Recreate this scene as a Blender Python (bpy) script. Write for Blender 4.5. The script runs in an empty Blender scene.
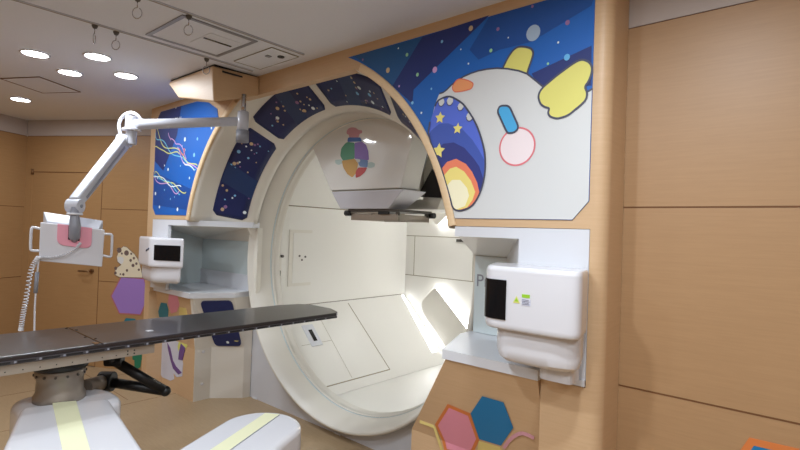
import bpy, bmesh, math, random
from mathutils import Vector, Matrix
random.seed(7)
PI = math.pi
scene = bpy.context.scene
COL = scene.collection

# ------------------------------------------------------------ materials
def lin(c):
    c = c / 255.0
    return c / 12.92 if c <= 0.04045 else ((c + 0.055) / 1.055) ** 2.4
def rgb(r, g, b): return (lin(r), lin(g), lin(b), 1.0)
def mat(name, col, rough=0.5, metal=0.0, spec=0.5, bump=0.0, bscale=200.0, var=0.0, vscale=6.0, emit=None, estr=0.0, coat=0.0, alpha=1.0, trans=0.0):
    m = bpy.data.materials.new(name); m.use_nodes = True
    nt = m.node_tree; b = nt.nodes['Principled BSDF']
    b.inputs['Base Color'].default_value = col
    b.inputs['Roughness'].default_value = rough
    b.inputs['Metallic'].default_value = metal
    b.inputs['Specular IOR Level'].default_value = spec
    b.inputs['Coat Weight'].default_value = coat
    b.inputs['Coat Roughness'].default_value = 0.05
    b.inputs['Transmission Weight'].default_value = trans
    if alpha < 1: b.inputs['Alpha'].default_value = alpha
    tc = nt.nodes.new('ShaderNodeTexCoord')
    if var > 0:
        n = nt.nodes.new('ShaderNodeTexNoise'); n.inputs['Scale'].default_value = vscale; n.inputs['Detail'].default_value = 4
        mp = nt.nodes.new('ShaderNodeMapRange'); mp.inputs[3].default_value = 1 - var; mp.inputs[4].default_value = 1 + var
        mx = nt.nodes.new('ShaderNodeVectorMath'); mx.operation = 'SCALE'; mx.inputs[0].default_value = col[:3]
        nt.links.new(tc.outputs['Object'], n.inputs['Vector']); nt.links.new(n.outputs['Fac'], mp.inputs[0])
        nt.links.new(mp.outputs[0], mx.inputs['Scale']); nt.links.new(mx.outputs[0], b.inputs['Base Color'])
    if bump > 0:
        n2 = nt.nodes.new('ShaderNodeTexNoise'); n2.inputs['Scale'].default_value = bscale
        bp = nt.nodes.new('ShaderNodeBump'); bp.inputs['Strength'].default_value = bump; bp.inputs['Distance'].default_value = 0.002
        nt.links.new(tc.outputs['Object'], n2.inputs['Vector']); nt.links.new(n2.outputs['Fac'], bp.inputs['Height'])
        nt.links.new(bp.outputs['Normal'], b.inputs['Normal'])
    if emit:
        b.inputs['Emission Color'].default_value = emit; b.inputs['Emission Strength'].default_value = estr
    return m
def wood(name, c1, c2, scale=(1.5, 1.5, 60), rough=0.45):
    m = bpy.data.materials.new(name); m.use_nodes = True
    nt = m.node_tree; b = nt.nodes['Principled BSDF']
    tc = nt.nodes.new('ShaderNodeTexCoord'); mp = nt.nodes.new('ShaderNodeMapping'); mp.inputs['Scale'].default_value = scale
    n = nt.nodes.new('ShaderNodeTexNoise'); n.inputs['Scale'].default_value = 3.0; n.inputs['Detail'].default_value = 6; n.inputs['Roughness'].default_value = 0.7
    r = nt.nodes.new('ShaderNodeValToRGB'); r.color_ramp.elements[0].position = 0.3; r.color_ramp.elements[1].position = 0.7
    r.color_ramp.elements[0].color = c1; r.color_ramp.elements[1].color = c2
    nt.links.new(tc.outputs['Object'], mp.inputs['Vector']); nt.links.new(mp.outputs[0], n.inputs['Vector'])
    nt.links.new(n.outputs['Fac'], r.inputs[0]); nt.links.new(r.outputs[0], b.inputs['Base Color'])
    b.inputs['Roughness'].default_value = rough
    return m
M = {}
M['wood'] = wood('beech_laminate', rgb(202, 168, 130), rgb(209, 176, 139), scale=(2, 2, 45))
M['wood_r'] = wood('beech_wall_panel', rgb(170, 134, 97), rgb(178, 142, 104), scale=(2, 2, 45))
M['wood_back'] = wood('oak_laminate', rgb(166, 128, 86), rgb(175, 137, 94), scale=(2, 2, 45))
M['wood_trim'] = wood('pale_beech_edge', rgb(222, 192, 152), rgb(228, 200, 162), scale=(3, 3, 20))
M['seam'] = mat('dark_wood_joint', rgb(110, 72, 40), 0.7)
M['ceil'] = mat('textured_ceiling', rgb(226, 228, 235), 0.9, var=0.03, vscale=90, bump=0.4, bscale=160)
M['band'] = mat('greige_wall_band', rgb(190, 180, 176), 0.8, bump=0.1)
M['floor'] = wood('vinyl_floor', rgb(160, 136, 106), rgb(172, 148, 117), scale=(3, 30, 3), rough=0.4)
M['cream'] = mat('cream_shell', rgb(226, 222, 212), 0.38, var=0.012, vscale=3)
M['cream_d'] = mat('cream_shell_joint', rgb(150, 140, 118), 0.6)
M['cream_in'] = mat('cream_drum_lining', rgb(234, 232, 226), 0.3, var=0.012, vscale=3)
M['white'] = mat('white_gloss_panel', rgb(216, 218, 224), 0.28, var=0.006, vscale=4)
M['whitebox'] = mat('white_enamel', rgb(218, 218, 224), 0.25, coat=0.3)
M['base'] = mat('pale_grey_plinth', rgb(205, 206, 212), 0.4)
M['glass'] = mat('pale_green_glass', rgb(212, 224, 226), 0.12, coat=0.5)
M['ped'] = mat('warm_white_cabinet', rgb(224, 219, 210), 0.4)
M['black'] = mat('black_gloss_window', rgb(14, 16, 20), 0.15, spec=0.3)
M['blackm'] = mat('black_plastic', rgb(20, 20, 22), 0.42)
M['carbon'] = mat('carbon_fibre_top', rgb(44, 39, 41), 0.3, coat=0.25, var=0.05, vscale=60)
M['carbon_e'] = mat('carbon_edge', rgb(70, 66, 70), 0.5)
M['steel'] = mat('brushed_aluminium', rgb(168, 158, 146), 0.4, metal=0.55, var=0.03, vscale=30)
M['chrome'] = mat('chrome', rgb(200, 200, 205), 0.15, metal=1.0)
M['armgrey'] = mat('pale_grey_enamel', rgb(196, 198, 208), 0.3, coat=0.2)
M['armdark'] = mat('mid_grey_enamel', rgb(140, 142, 152), 0.35)
M['pinkpad'] = mat('pink_silicone', rgb(238, 160, 178), 0.5)
M['strap'] = mat('pale_yellow_strap', rgb(226, 226, 190), 0.6)
M['brass'] = mat('bronze_handle', rgb(140, 110, 80), 0.35, metal=0.8)
M['flange'] = mat('cast_grey_metal', rgb(150, 140, 130), 0.45, metal=0.4, var=0.05, vscale=20)
M['grey_strip'] = mat('grey_aluminium_trim', rgb(150, 150, 154), 0.4, metal=0.3)
M['snout'] = mat('dark_gun_metal', rgb(92, 88, 84), 0.4, metal=0.5)
M['nozzle'] = mat('nozzle_gloss_cream', rgb(230, 228, 224), 0.3, coat=1.0)
M['nozzle_w'] = mat('nozzle_grey_white', rgb(206, 206, 214), 0.3)
def flat(n, r, g, b, ro=0.45): M[n] = mat('print_' + n, rgb(r, g, b), ro)
flat('navy', 26, 38, 92, .35); flat('navy2', 34, 58, 104, .3)
flat('p_blue', 16, 96, 184); flat('p_dark', 26, 44, 112); flat('p_teal', 22, 84, 142); flat('p_mid', 14, 74, 152)
flat('p_white', 212, 214, 215); flat('p_line', 70, 72, 92); flat('p_yellow', 222, 216, 116); flat('p_orange', 236, 156, 104)
flat('m1', 84, 110, 216); flat('m2', 62, 88, 178); flat('m3', 44, 54, 130); flat('m4', 238, 132, 98); flat('m5', 242, 224, 132); flat('m6', 250, 244, 210)
flat('oval', 70, 170, 226); flat('blush', 240, 226, 230); flat('blushline', 222, 120, 130)
flat('d_w', 226, 236, 240); flat('d_t', 206, 180, 140); flat('d_g', 152, 208, 158); flat('d_b', 130, 190, 230); flat('d_p', 206, 160, 214); flat('d_m', 150, 110, 160); flat('d_G', 164, 184, 206); flat('d_B', 100, 180, 232); flat('d_s', 240, 226, 130); flat('d_r', 226, 110, 90); flat('d_c', 110, 190, 220); flat('d_y', 216, 216, 120)
flat('purple', 156, 122, 196); flat('purple_rim', 176, 110, 110); flat('tealhex', 20, 118, 138); flat('leo', 224, 214, 190); flat('leospot', 110, 92, 88)
flat('hexO', 214, 124, 66); flat('hexP', 226, 146, 166); flat('hexB', 24, 118, 174); flat('hexY', 222, 202, 128); flat('hexL', 206, 150, 160)
flat('grn', 38, 120, 90); flat('rust', 190, 110, 50); flat('palegrey', 206, 208, 224); flat('violet', 104, 72, 138)
flat('lblgreen', 150, 200, 50); flat('e_pink', 206, 150, 160); flat('e_band', 70, 110, 180); flat('e_green', 84, 152, 120); flat('e_purp', 140, 112, 190); flat('e_blue', 110, 140, 190); flat('e_gold', 206, 160, 84); flat('e_red', 190, 70, 70); flat('e_pale', 184, 204, 200)
M['led2'] = mat('hidden_led_strip', rgb(255, 255, 255), 0.5, emit=(0.96, 0.98, 1, 1), estr=34.0)
M['led'] = mat('led_strip_diffuser', rgb(255, 255, 255), 0.5, emit=(0.96, 0.98, 1, 1), estr=7.0)  # emission standing in for a streak of light on the lining
M['lamp'] = mat('downlight_lens', rgb(255, 255, 255), 0.5, emit=(1, 0.98, 0.97, 1), estr=22.0)

# ------------------------------------------------------------ mesh builder
class MB:
    def __init__(s): s.v = []; s.f = []; s.mi = []; s.mats = []; s.sm = []
    def m(s, name):
        if name not in s.mats: s.mats.append(name)
        return s.mats.index(name)
    def add(s, vs, fs, mt, smooth=False):
        o = len(s.v); s.v += [tuple(v) for v in vs]; k = s.m(mt)
        for f in fs: s.f.append([i + o for i in f]); s.mi.append(k); s.sm.append(smooth)
    def box(s, a, b, mt):
        x0, y0, z0 = a; x1, y1, z1 = b
        v = [(x0, y0, z0), (x1, y0, z0), (x1, y1, z0), (x0, y1, z0), (x0, y0, z1), (x1, y0, z1), (x1, y1, z1), (x0, y1, z1)]
        s.add(v, [(3, 2, 1, 0), (4, 5, 6, 7), (0, 1, 5, 4), (1, 2, 6, 5), (2, 3, 7, 6), (3, 0, 4, 7)], mt)
    def frame(s, o, X, Y, Z, mt):  # box from corner o with edge vectors
        o = Vector(o); X = Vector(X); Y = Vector(Y); Z = Vector(Z)
        v = [o, o + X, o + X + Y, o + Y, o + Z, o + X + Z, o + X + Y + Z, o + Y + Z]
        s.add(v, [(3, 2, 1, 0), (4, 5, 6, 7), (0, 1, 5, 4), (1, 2, 6, 5), (2, 3, 7, 6), (3, 0, 4, 7)], mt)
    def loft(s, rings, mt, caps=True, closed=True, smooth=False):
        n = len(rings[0]); v = [p for r in rings for p in r]; f = []
        for k in range(len(rings) - 1):
            for i in range(n if closed else n - 1):
                j = (i + 1) % n
                f.append((k * n + i, k * n + j, (k + 1) * n + j, (k + 1) * n + i))
        s.add(v, f, mt, smooth)
        if caps:
            s.add(rings[0], [list(range(n))[::-1]], mt); s.add(rings[-1], [list(range(n))], mt)
    def prism(s, pts, ax, a, b, mt, mt2=None):  # pts 2d, extruded along axis ax from a to b
        def P(p, t):
            return {'z': (p[0], p[1], t), 'y': (p[0], t, p[1]), 'x': (t, p[0], p[1])}[ax]
        s.loft([[P(p, a) for p in pts], [P(p, b) for p in pts]], mt)
    def tube(s, path, r, mt, n=10, caps=True, closed=False):
        path = [Vector(p) for p in path]; rr = r if isinstance(r, (list, tuple)) else [r] * len(path)
        rings = []; up = None
        for i, p in enumerate(path):
            if closed: t = path[(i + 1) % len(path)] - path[i - 1]
            else: t = (path[min(i + 1, len(path) - 1)] - path[max(i - 1, 0)])
            t = t.normalized()
            if up is None:
                up = Vector((0, 0, 1)) if abs(t.z) < 0.9 else Vector((1, 0, 0))
            a = t.cross(up)
            if a.length < 1e-5: a = t.cross(Vector((0.3, 1, 0.2)))
            a.normalize(); up = a.cross(t).normalized()
            rings.append([p + (a * math.cos(2 * PI * k / n) + up * math.sin(2 * PI * k / n)) * rr[i] for k in range(n)])
        if closed: rings.append(rings[0])
        s.loft(rings, mt, caps=caps and not closed, smooth=True)
    def lathe(s, prof, mt, o=(0, 0, 0), ax='z', n=32, a0=0, a1=2 * PI, smooth=True):
        full = abs(a1 - a0 - 2 * PI) < 1e-6; k = n if full else n + 1; rings = []
        for r, h in prof:
            ring = []
            for i in range(k):
                t = a0 + (a1 - a0) * i / n; c, q = math.cos(t) * r, math.sin(t) * r
                ring.append({'z': (o[0] + c, o[1] + q, o[2] + h), 'y': (o[0] + q, o[1] + h, o[2] + c), 'x': (o[0] + h, o[1] + c, o[2] + q)}[ax])
            rings.append(ring)
        s.loft(rings, mt, caps=False, closed=full, smooth=smooth)
    def ball(s, c, r, mt, n=16, sc=(1, 1, 1)):
        prof = [(r * math.sin(PI * i / 8), -r * math.cos(PI * i / 8)) for i in range(9)]
        o = len(s.v); s.lathe(prof, mt, (0, 0, 0), 'z', n)
        for i in range(o, len(s.v)):
            v = s.v[i]; s.v[i] = (c[0] + v[0] * sc[0], c[1] + v[1] * sc[1], c[2] + v[2] * sc[2])
    def build(s, name, parent=None, bevel=0, kind=None, seg=2, origin=None):
        me = bpy.data.meshes.new(name)
        vs = [Vector(v) for v in s.v]
        root = parent
        if parent is not None:
            off = Vector(parent['_w']) ; vs = [v - off for v in vs]
        elif origin is not None:
            off = Vector(origin); vs = [v - off for v in vs]
        me.from_pydata([tuple(v) for v in vs], [], s.f)
        for mn in s.mats: me.materials.append(M[mn])
        for p, k, sm in zip(me.polygons, s.mi, s.sm): p.material_index = k; p.use_smooth = sm
        bm = bmesh.new(); bm.from_mesh(me)
        bmesh.ops.remove_doubles(bm, verts=bm.verts, dist=1e-5)
        bmesh.ops.recalc_face_normals(bm, faces=bm.faces); bm.to_mesh(me); bm.free()
        o = bpy.data.objects.new(name, me); COL.objects.link(o)
        if parent is not None: o.parent = parent; o['_w'] = parent['_w']
        elif origin is not None: o.location = origin; o['_w'] = tuple(float(c) for c in origin)
        else: o['_w'] = (0.0, 0.0, 0.0)
        if bevel:
            bv = o.modifiers.new('bevel', 'BEVEL'); bv.width = bevel; bv.segments = seg; bv.limit_method = 'ANGLE'; bv.angle_limit = math.radians(35)
            bv.harden_normals = False
            for p in me.polygons: p.use_smooth = True
            wn = o.modifiers.new('wn', 'WEIGHTED_NORMAL'); wn.keep_sharp = False
        if kind: o['kind'] = kind
        return o
def thing(name, label, cat, loc, group=None):
    o = bpy.data.objects.new(name, None); COL.objects.link(o); o.location = loc; o['_w'] = tuple(float(c) for c in loc)
    o.empty_display_size = 0.1
    o['label'] = label; o['category'] = cat
    if group: o['group'] = group
    return o
def tag(o, label, cat, group=None):
    o['label'] = label; o['category'] = cat
    if group: o['group'] = group
    return o
def rounded(pts, r, n=5):  # rounds the corners of a 2d polygon
    out = []; k = len(pts)
    for i in range(k):
        p0 = Vector(pts[i - 1]); p = Vector(pts[i]); p1 = Vector(pts[(i + 1) % k])
        rr = r[i] if isinstance(r, (list, tuple)) else r
        if rr <= 0: out.append(tuple(p)); continue
        a = (p0 - p); b = (p1 - p); d = min(rr, a.length * .49, b.length * .49); A = p + a.normalized() * d; B = p + b.normalized() * d
        for j in range(n + 1):
            t = j / n; q = A * (1 - t) ** 2 + p * 2 * t * (1 - t) + B * t * t; out.append(tuple(q))
    return out
def disc(c, r, n=14, sq=1.0): return [(c[0] + r * sq * math.cos(2 * PI * i / n), c[1] + r * math.sin(2 * PI * i / n)) for i in range(n)]
def star(c, r, n=5, inner=0.5, rot=0.1): return [(c[0] + (r if i % 2 == 0 else r * inner) * math.sin(rot + PI * i / n), c[1] + (r if i % 2 == 0 else r * inner) * math.cos(rot + PI * i / n)) for i in range(2 * n)]
def smoothloop(pts, it=2):
    for _ in range(it):
        q = []
        for i in range(len(pts)):
            a = pts[i]; b = pts[(i + 1) % len(pts)]
            q += [(a[0] * .75 + b[0] * .25, a[1] * .75 + b[1] * .25), (a[0] * .25 + b[0] * .75, a[1] * .25 + b[1] * .75)]
        pts = q
    return pts
def smoothopen(pts, it=2):
    for _ in range(it):
        q = [pts[0]]
        for i in range(len(pts) - 1):
            a = pts[i]; b = pts[i + 1]
            q += [(a[0] * .75 + b[0] * .25, a[1] * .75 + b[1] * .25), (a[0] * .25 + b[0] * .75, a[1] * .25 + b[1] * .75)]
        q.append(pts[-1]); pts = q
    return pts
TR = {'blueL1':[(-4.818,2.522),(-4.018,2.539),(-4.115,2.469),(-4.454,2.177),(-4.618,2.027),(-4.784,2.036)],
'blueL2':[(-4.773,1.694),(-4.802,2.0),(-4.057,1.818),(-4.118,1.647)],
'body':[(-1.409,1.603),(-1.437,1.697),(-1.505,1.868),(-1.579,2.001),(-1.573,2.1),(-1.551,2.179),(-1.528,2.226),(-1.497,2.229),(-1.439,2.269),(-1.367,2.293),(-1.283,2.302),(-1.177,2.291),(-1.063,2.252),(-1.014,2.209),(-0.971,2.169),(-0.898,2.113),(-0.833,2.095),(-0.772,2.123),(-0.76,2.129),(-0.759,1.677),(-0.827,1.602)],
'branch':[(0.07,0.036),(-0.03,0.126),(-0.075,0.15),(-0.066,0.098),(0.035,0.029)],
'dotsL':[(-4.4,2.541,0.009,'w'),(-4.211,2.247,0.019,'w'),(-3.994,2.231,0.014,'b'),(-4.113,2.343,0.011,'b'),(-3.774,2.297,0.012,'w'),(-4.039,2.102,0.018,'b'),(-4.251,2.195,0.008,'b'),(-4.58,2.047,0.009,'w'),(-4.505,2.007,0.014,'w'),(-4.273,2.025,0.009,'b'),(-4.741,1.799,0.016,'w'),(-4.647,1.675,0.014,'w'),(-4.296,1.652,0.017,'w'),(-4.436,1.744,0.009,'b'),(-4.194,2.156,0.009,'b'),(-4.104,1.914,0.011,'w'),(-4.56,1.827,0.009,'b'),(-4.712,1.941,0.01,'w'),(-4.361,1.76,0.008,'b'),(-4.18,2.418,0.009,'w')],
'dotsR':[(-2.086,2.507,0.007,'m'),(-1.886,2.41,0.015,'t'),(-1.752,2.468,0.01,'g'),(-1.675,2.348,0.01,'g'),(-1.523,2.488,0.008,'b'),(-1.562,2.353,0.016,'p'),(-1.353,2.514,0.013,'t'),(-1.238,2.383,0.009,'g'),(-1.204,2.475,0.009,'m'),(-1.407,2.424,0.004,'w'),(-1.36,2.345,0.005,'w'),(-1.8,2.308,0.006,'p'),(-1.58,2.259,0.006,'b'),(-1.815,2.516,0.005,'w'),(-1.027,2.416,0.036,'G'),(-0.873,2.424,0.011,'m'),(-0.871,2.278,0.014,'B'),(-0.954,2.267,0.006,'g'),(-0.911,2.349,0.005,'w'),(-1.035,2.535,0.007,'m'),(-1.149,2.423,0.004,'w'),(-1.703,2.205,0.009,'b'),(-1.64,2.144,0.006,'w')],
'e_band':[(-2.934,2.254),(-2.793,2.24),(-2.777,2.207),(-2.941,2.219)],
'e_blue':[(-2.831,2.08),(-2.704,2.058),(-2.71,2.004),(-2.791,2.015)],
'e_gold':[(-2.998,2.074),(-2.853,2.081),(-2.811,2.042),(-2.826,1.972),(-2.87,1.935),(-2.928,1.964),(-2.979,2.02)],
'e_green':[(-2.97,2.208),(-2.941,2.219),(-2.86,2.206),(-2.853,2.081),(-2.986,2.073),(-3.019,2.115),(-3.011,2.174)],
'e_l':[(-3.081,2.086),(-3.002,2.087),(-2.991,2.053),(-3.039,2.043),(-3.076,2.059)],
'e_pink':[(-2.955,2.302),(-2.937,2.324),(-2.9,2.33),(-2.853,2.322),(-2.814,2.298),(-2.778,2.294),(-2.777,2.271),(-2.808,2.271),(-2.812,2.242),(-2.924,2.253),(-2.925,2.275),(-2.95,2.282)],
'e_purp':[(-2.86,2.206),(-2.777,2.207),(-2.731,2.177),(-2.707,2.131),(-2.695,2.06),(-2.775,2.059),(-2.853,2.081)],
'e_r':[(-2.711,2.036),(-2.677,2.046),(-2.632,2.031),(-2.634,2.004),(-2.692,1.997),(-2.719,2.014)],
'e_red':[(-2.809,2.01),(-2.71,2.004),(-2.735,1.968),(-2.787,1.938),(-2.833,1.93),(-2.835,1.979)],
'e_white':[(-2.84,2.08),(-2.785,2.069),(-2.793,2.047),(-2.83,2.054)],
'greencross':[(0.134,0.154),(0.064,0.159),(0.061,0.078),(0.025,0.07),(0.022,-0.001),(0.068,-0.015),(0.076,-0.087),(0.144,-0.124),(0.149,-0.022),(0.173,-0.014),(0.177,0.068),(0.131,0.082)],
'hexB':[(-1.243,2.054,0.776),(-1.132,2.055,0.775),(-1.101,2.096,0.658),(-1.183,2.138,0.541),(-1.302,2.139,0.536),(-1.327,2.094,0.665)],
'hexO':[(-1.46,2.089,0.678),(-1.332,2.094,0.664),(-1.304,2.142,0.53),(-1.366,2.17,0.424),(-1.524,2.17,0.395),(-1.572,2.141,0.532)],
'hexY':[(-1.307,2.144,0.524),(-1.19,2.141,0.531),(-1.172,2.159,0.48),(-1.256,2.17,0.392),(-1.342,2.17,0.412)],
'horn':[(-1.184,2.265),(-1.169,2.295),(-1.145,2.336),(-1.121,2.362),(-1.097,2.371),(-1.062,2.363),(-1.033,2.348),(-1.023,2.329),(-1.029,2.303),(-1.049,2.25),(-1.052,2.215)],
'leopard':[(0.357,0.953),(0.418,0.976),(0.415,1.021),(0.392,1.052),(0.346,1.084),(0.39,1.112),(0.404,1.164),(0.386,1.203),(0.408,1.239),(0.388,1.258),(0.354,1.254),(0.329,1.276),(0.286,1.267),(0.242,1.234),(0.198,1.203),(0.159,1.16),(0.129,1.102),(0.109,1.043),(0.089,0.962)],
'lineP':[(-1.169,2.14,0.533),(-1.135,2.124,0.581),(-1.11,2.114,0.609),(-1.081,2.105,0.633),(-1.059,2.101,0.645),(-1.03,2.101,0.645),(-1.002,2.103,0.639)],
'lineY':[(-1.676,2.146,0.518),(-1.58,2.146,0.517),(-1.543,2.17,0.4)],
'lmuz':[(0.392,1.165),(0.332,1.167),(0.314,1.138),(0.329,1.093),(0.372,1.098),(0.391,1.127)],
'lspots':[((0.375,1.233),0.028),((0.288,1.208),0.028),((0.343,1.2),0.012),((0.237,1.134),0.016),((0.199,1.158),0.014),((0.206,1.083),0.018),((0.168,1.103),0.014),((0.136,1.042),0.013),((0.232,1.202),0.012),((0.275,1.028),0.014),((0.409,1.044),0.018),((0.41,0.995),0.016),((0.315,0.985),0.014),((0.35,0.986),0.01)],
'm2':[(-1.59,2.019),(-1.571,2.045),(-1.522,2.074),(-1.467,2.07),(-1.384,2.034),(-1.323,1.975),(-1.288,1.929),(-1.26,1.885),(-1.246,1.861),(-1.246,1.814),(-1.255,1.763),(-1.285,1.692),(-1.328,1.652),(-1.399,1.638),(-1.423,1.653),(-1.437,1.697),(-1.505,1.868)],
'm3':[(-1.542,1.939),(-1.493,1.971),(-1.429,1.972),(-1.367,1.941),(-1.311,1.885),(-1.28,1.846),(-1.253,1.782),(-1.255,1.763),(-1.285,1.692),(-1.328,1.652),(-1.399,1.638),(-1.423,1.653),(-1.437,1.697),(-1.505,1.868)],
'm4':[(-1.496,1.849),(-1.465,1.879),(-1.412,1.891),(-1.355,1.863),(-1.318,1.823),(-1.288,1.771),(-1.275,1.727),(-1.285,1.692),(-1.328,1.652),(-1.399,1.638),(-1.423,1.653),(-1.437,1.697)],
'm5':[(-1.481,1.813),(-1.447,1.845),(-1.41,1.852),(-1.363,1.827),(-1.322,1.78),(-1.297,1.727),(-1.31,1.69),(-1.339,1.654),(-1.4,1.64),(-1.424,1.656),(-1.437,1.697)],
'm6':[(-1.46,1.763),(-1.431,1.789),(-1.384,1.787),(-1.343,1.747),(-1.33,1.709),(-1.351,1.661),(-1.4,1.645),(-1.426,1.662),(-1.437,1.696)],
'mouth':[(-1.551,2.165),(-1.539,2.187),(-1.521,2.196),(-1.484,2.204),(-1.454,2.2),(-1.411,2.176),(-1.376,2.149),(-1.346,2.111),(-1.316,2.07),(-1.289,2.019),(-1.268,1.967),(-1.253,1.917),(-1.246,1.87),(-1.246,1.814),(-1.255,1.763),(-1.267,1.726),(-1.285,1.692),(-1.306,1.666),(-1.328,1.652),(-1.361,1.64),(-1.399,1.638),(-1.423,1.653),(-1.437,1.697),(-1.505,1.868),(-1.59,2.019),(-1.579,2.091)],
'mstars':[(-1.517,2.103,0.027,'s'),(-1.408,2.037,0.025,'s'),(-1.519,1.938,0.035,'s')],
'niche':[(-3.467,0.932),(-3.662,0.738),(-3.627,0.603),(-3.246,0.287),(-2.922,0.343),(-2.919,0.61)],
'oval':[(-1.188,2.1),(-1.181,2.113),(-1.168,2.116),(-1.14,2.112),(-1.127,2.101),(-1.084,2.015),(-1.086,1.998),(-1.105,1.986),(-1.133,1.987),(-1.143,1.999),(-1.188,2.086)],
'pgrey':[(-4.899,0.389),(-4.687,0.442),(-4.478,0.477),(-4.378,0.289),(-4.385,0.177),(-4.485,0.148),(-4.556,0.173),(-4.534,0.121),(-4.602,0.09),(-4.766,0.087),(-4.865,0.134),(-4.911,0.218),(-4.991,0.236),(-4.917,0.284)],
'ppink':[(-4.696,0.873),(-4.536,0.884),(-4.489,0.797),(-4.538,0.728),(-4.643,0.7),(-4.714,0.785)],
'ppur':[(-4.693,0.424),(-4.628,0.386),(-4.566,0.284),(-4.499,0.241),(-4.388,0.208),(-4.453,0.178),(-4.56,0.212),(-4.619,0.282),(-4.681,0.377)],
'ppur2':[(-4.426,0.462),(-4.341,0.437),(-4.39,0.318),(-4.464,0.311),(-4.453,0.385)],
'pteal':[(-4.859,0.775),(-4.745,0.781),(-4.702,0.728),(-4.702,0.656),(-4.88,0.632),(-4.911,0.679)],
'purple':[(0.336,0.956),(0.077,0.949),(0.022,0.767),(0.108,0.597),(0.343,0.593),(0.445,0.753)],
'purple_rim':[(0.348,0.966),(0.066,0.96),(0.005,0.768),(0.095,0.573),(0.353,0.571),(0.463,0.752)],
'pyel2':[(-4.461,0.479),(-4.32,0.511),(-4.31,0.458),(-4.355,0.411),(-4.425,0.454),(-4.47,0.382),(-4.491,0.426)],
'pyell':[(-4.481,0.777),(-4.365,0.785),(-4.331,0.727),(-4.49,0.696)],
'ray1':[(-1.651,2.541),(-1.252,2.552),(-1.365,2.481),(-1.699,2.273),(-1.703,2.2),(-1.849,2.318)],
'ray2':[(-1.252,2.552),(-0.912,2.554),(-0.76,2.507),(-0.775,2.469),(-1.034,2.379),(-1.193,2.377),(-1.304,2.353),(-1.357,2.412)],
'ray3':[(-0.77,2.305),(-1.029,2.238),(-1.004,2.194),(-0.971,2.169),(-0.765,2.142)],
'ray4':[(-2.166,2.546),(-1.651,2.541),(-1.849,2.318),(-1.99,2.432)],
'ring':[(-1.088,1.923,0.083,'p')],
'spot':[(-1.453,2.246),(-1.424,2.279),(-1.395,2.278),(-1.351,2.261),(-1.325,2.243),(-1.336,2.22),(-1.384,2.216),(-1.437,2.219)],
'stream':[('y',[(-4.793,2.392),(-4.7,2.318),(-4.578,2.219),(-4.386,2.166),(-4.229,2.118),(-4.101,2.051),(-3.988,1.993)]),('p',[(-4.532,2.314),(-4.449,2.294),(-4.5,2.262),(-4.402,2.236),(-4.351,2.248),(-4.295,2.195),(-4.231,2.142),(-4.167,2.09)]),('c',[(-4.802,2.367),(-4.737,2.283),(-4.609,2.247),(-4.466,2.173),(-4.277,2.098),(-4.172,2.032),(-4.002,1.994)]),('y',[(-4.78,2.249),(-4.716,2.18),(-4.576,2.194),(-4.437,2.146),(-4.305,2.124)]),('p',[(-4.335,2.174),(-4.277,2.098),(-4.173,2.044),(-4.073,1.998),(-3.979,2.002)]),('r',[(-4.308,2.16),(-4.23,2.13),(-4.181,2.138),(-4.233,2.166)]),('w',[(-4.225,2.071),(-4.146,2.007),(-4.024,1.982)]),('y',[(-4.797,1.993),(-4.696,1.967),(-4.58,1.932),(-4.44,1.877),(-4.305,1.824),(-4.154,1.808)]),('c',[(-4.793,1.946),(-4.667,1.961),(-4.523,1.905),(-4.41,1.84),(-4.252,1.799)]),('p',[(-4.752,1.939),(-4.605,1.895),(-4.492,1.854),(-4.356,1.814),(-4.277,1.8)]),('w',[(-4.784,1.979),(-4.635,1.922),(-4.494,1.884),(-4.36,1.869),(-4.254,1.828)])],
'tealhex':[(0.317,0.553),(0.235,0.558),(0.184,0.469),(0.36,0.457)],
'teeth':[(-1.511,2.18,0.02,'w'),(-1.459,2.178,0.021,'w'),(-1.395,2.142,0.019,'w'),(-1.341,2.087,0.021,'w')],
'wing':[(-0.971,2.169),(-0.912,2.208),(-0.848,2.243),(-0.821,2.254),(-0.801,2.254),(-0.776,2.239),(-0.764,2.218),(-0.764,2.196),(-0.774,2.163),(-0.793,2.14),(-0.78,2.118),(-0.783,2.088),(-0.807,2.067),(-0.828,2.053),(-0.853,2.035),(-0.882,2.027),(-0.908,2.025),(-0.938,2.038),(-0.947,2.056),(-0.939,2.074),(-0.964,2.082),(-0.983,2.099),(-0.993,2.131),(-0.987,2.152)]}
LP, LR, LD, LT, EXPO = 7, 19.5, 5, 14, 0.0
# ------------------------------------------------------------ world frame
# x runs along the gantry facade (right +), y runs into the gantry, z is up. The eye is at x = y = 0.
EYE = 1.53; CX, CZ = -2.77, 1.26; FY = 2.03; H = 2.60
def mx(x): return 2 * CX - x
def arc(r, a0, a1, n, cx=CX, cz=CZ):  # angles in degrees from straight up, + to the right
    return [(cx + r * math.sin(math.radians(a0 + (a1 - a0) * i / n)), cz + r * math.cos(math.radians(a0 + (a1 - a0) * i / n))) for i in range(n + 1)]
def ang_at(r, z): return math.degrees(math.acos((z - CZ) / r))

# ============================================================ ROOM SHELL
m = MB(); m.box((-9.5, -3.6, -0.1), (3.2, 2.62, 0.0), 'floor')
# sheet joints of the vinyl
for x in (-6.3, -5.4, -4.5): m.box((x, -3.6, 0.0), (x + .004, 2.3, 0.0008), 'seam')
for y in (0.9, 1.8): m.box((-6.6, y, 0.0), (-4.6, y + .004, 0.0008), 'seam')
m.build('floor', kind='structure')
m = MB(); m.box((-9.5, -3.6, H), (3.2, 2.75, H + .1), 'ceil'); m.build('ceiling', kind='structure')

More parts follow.
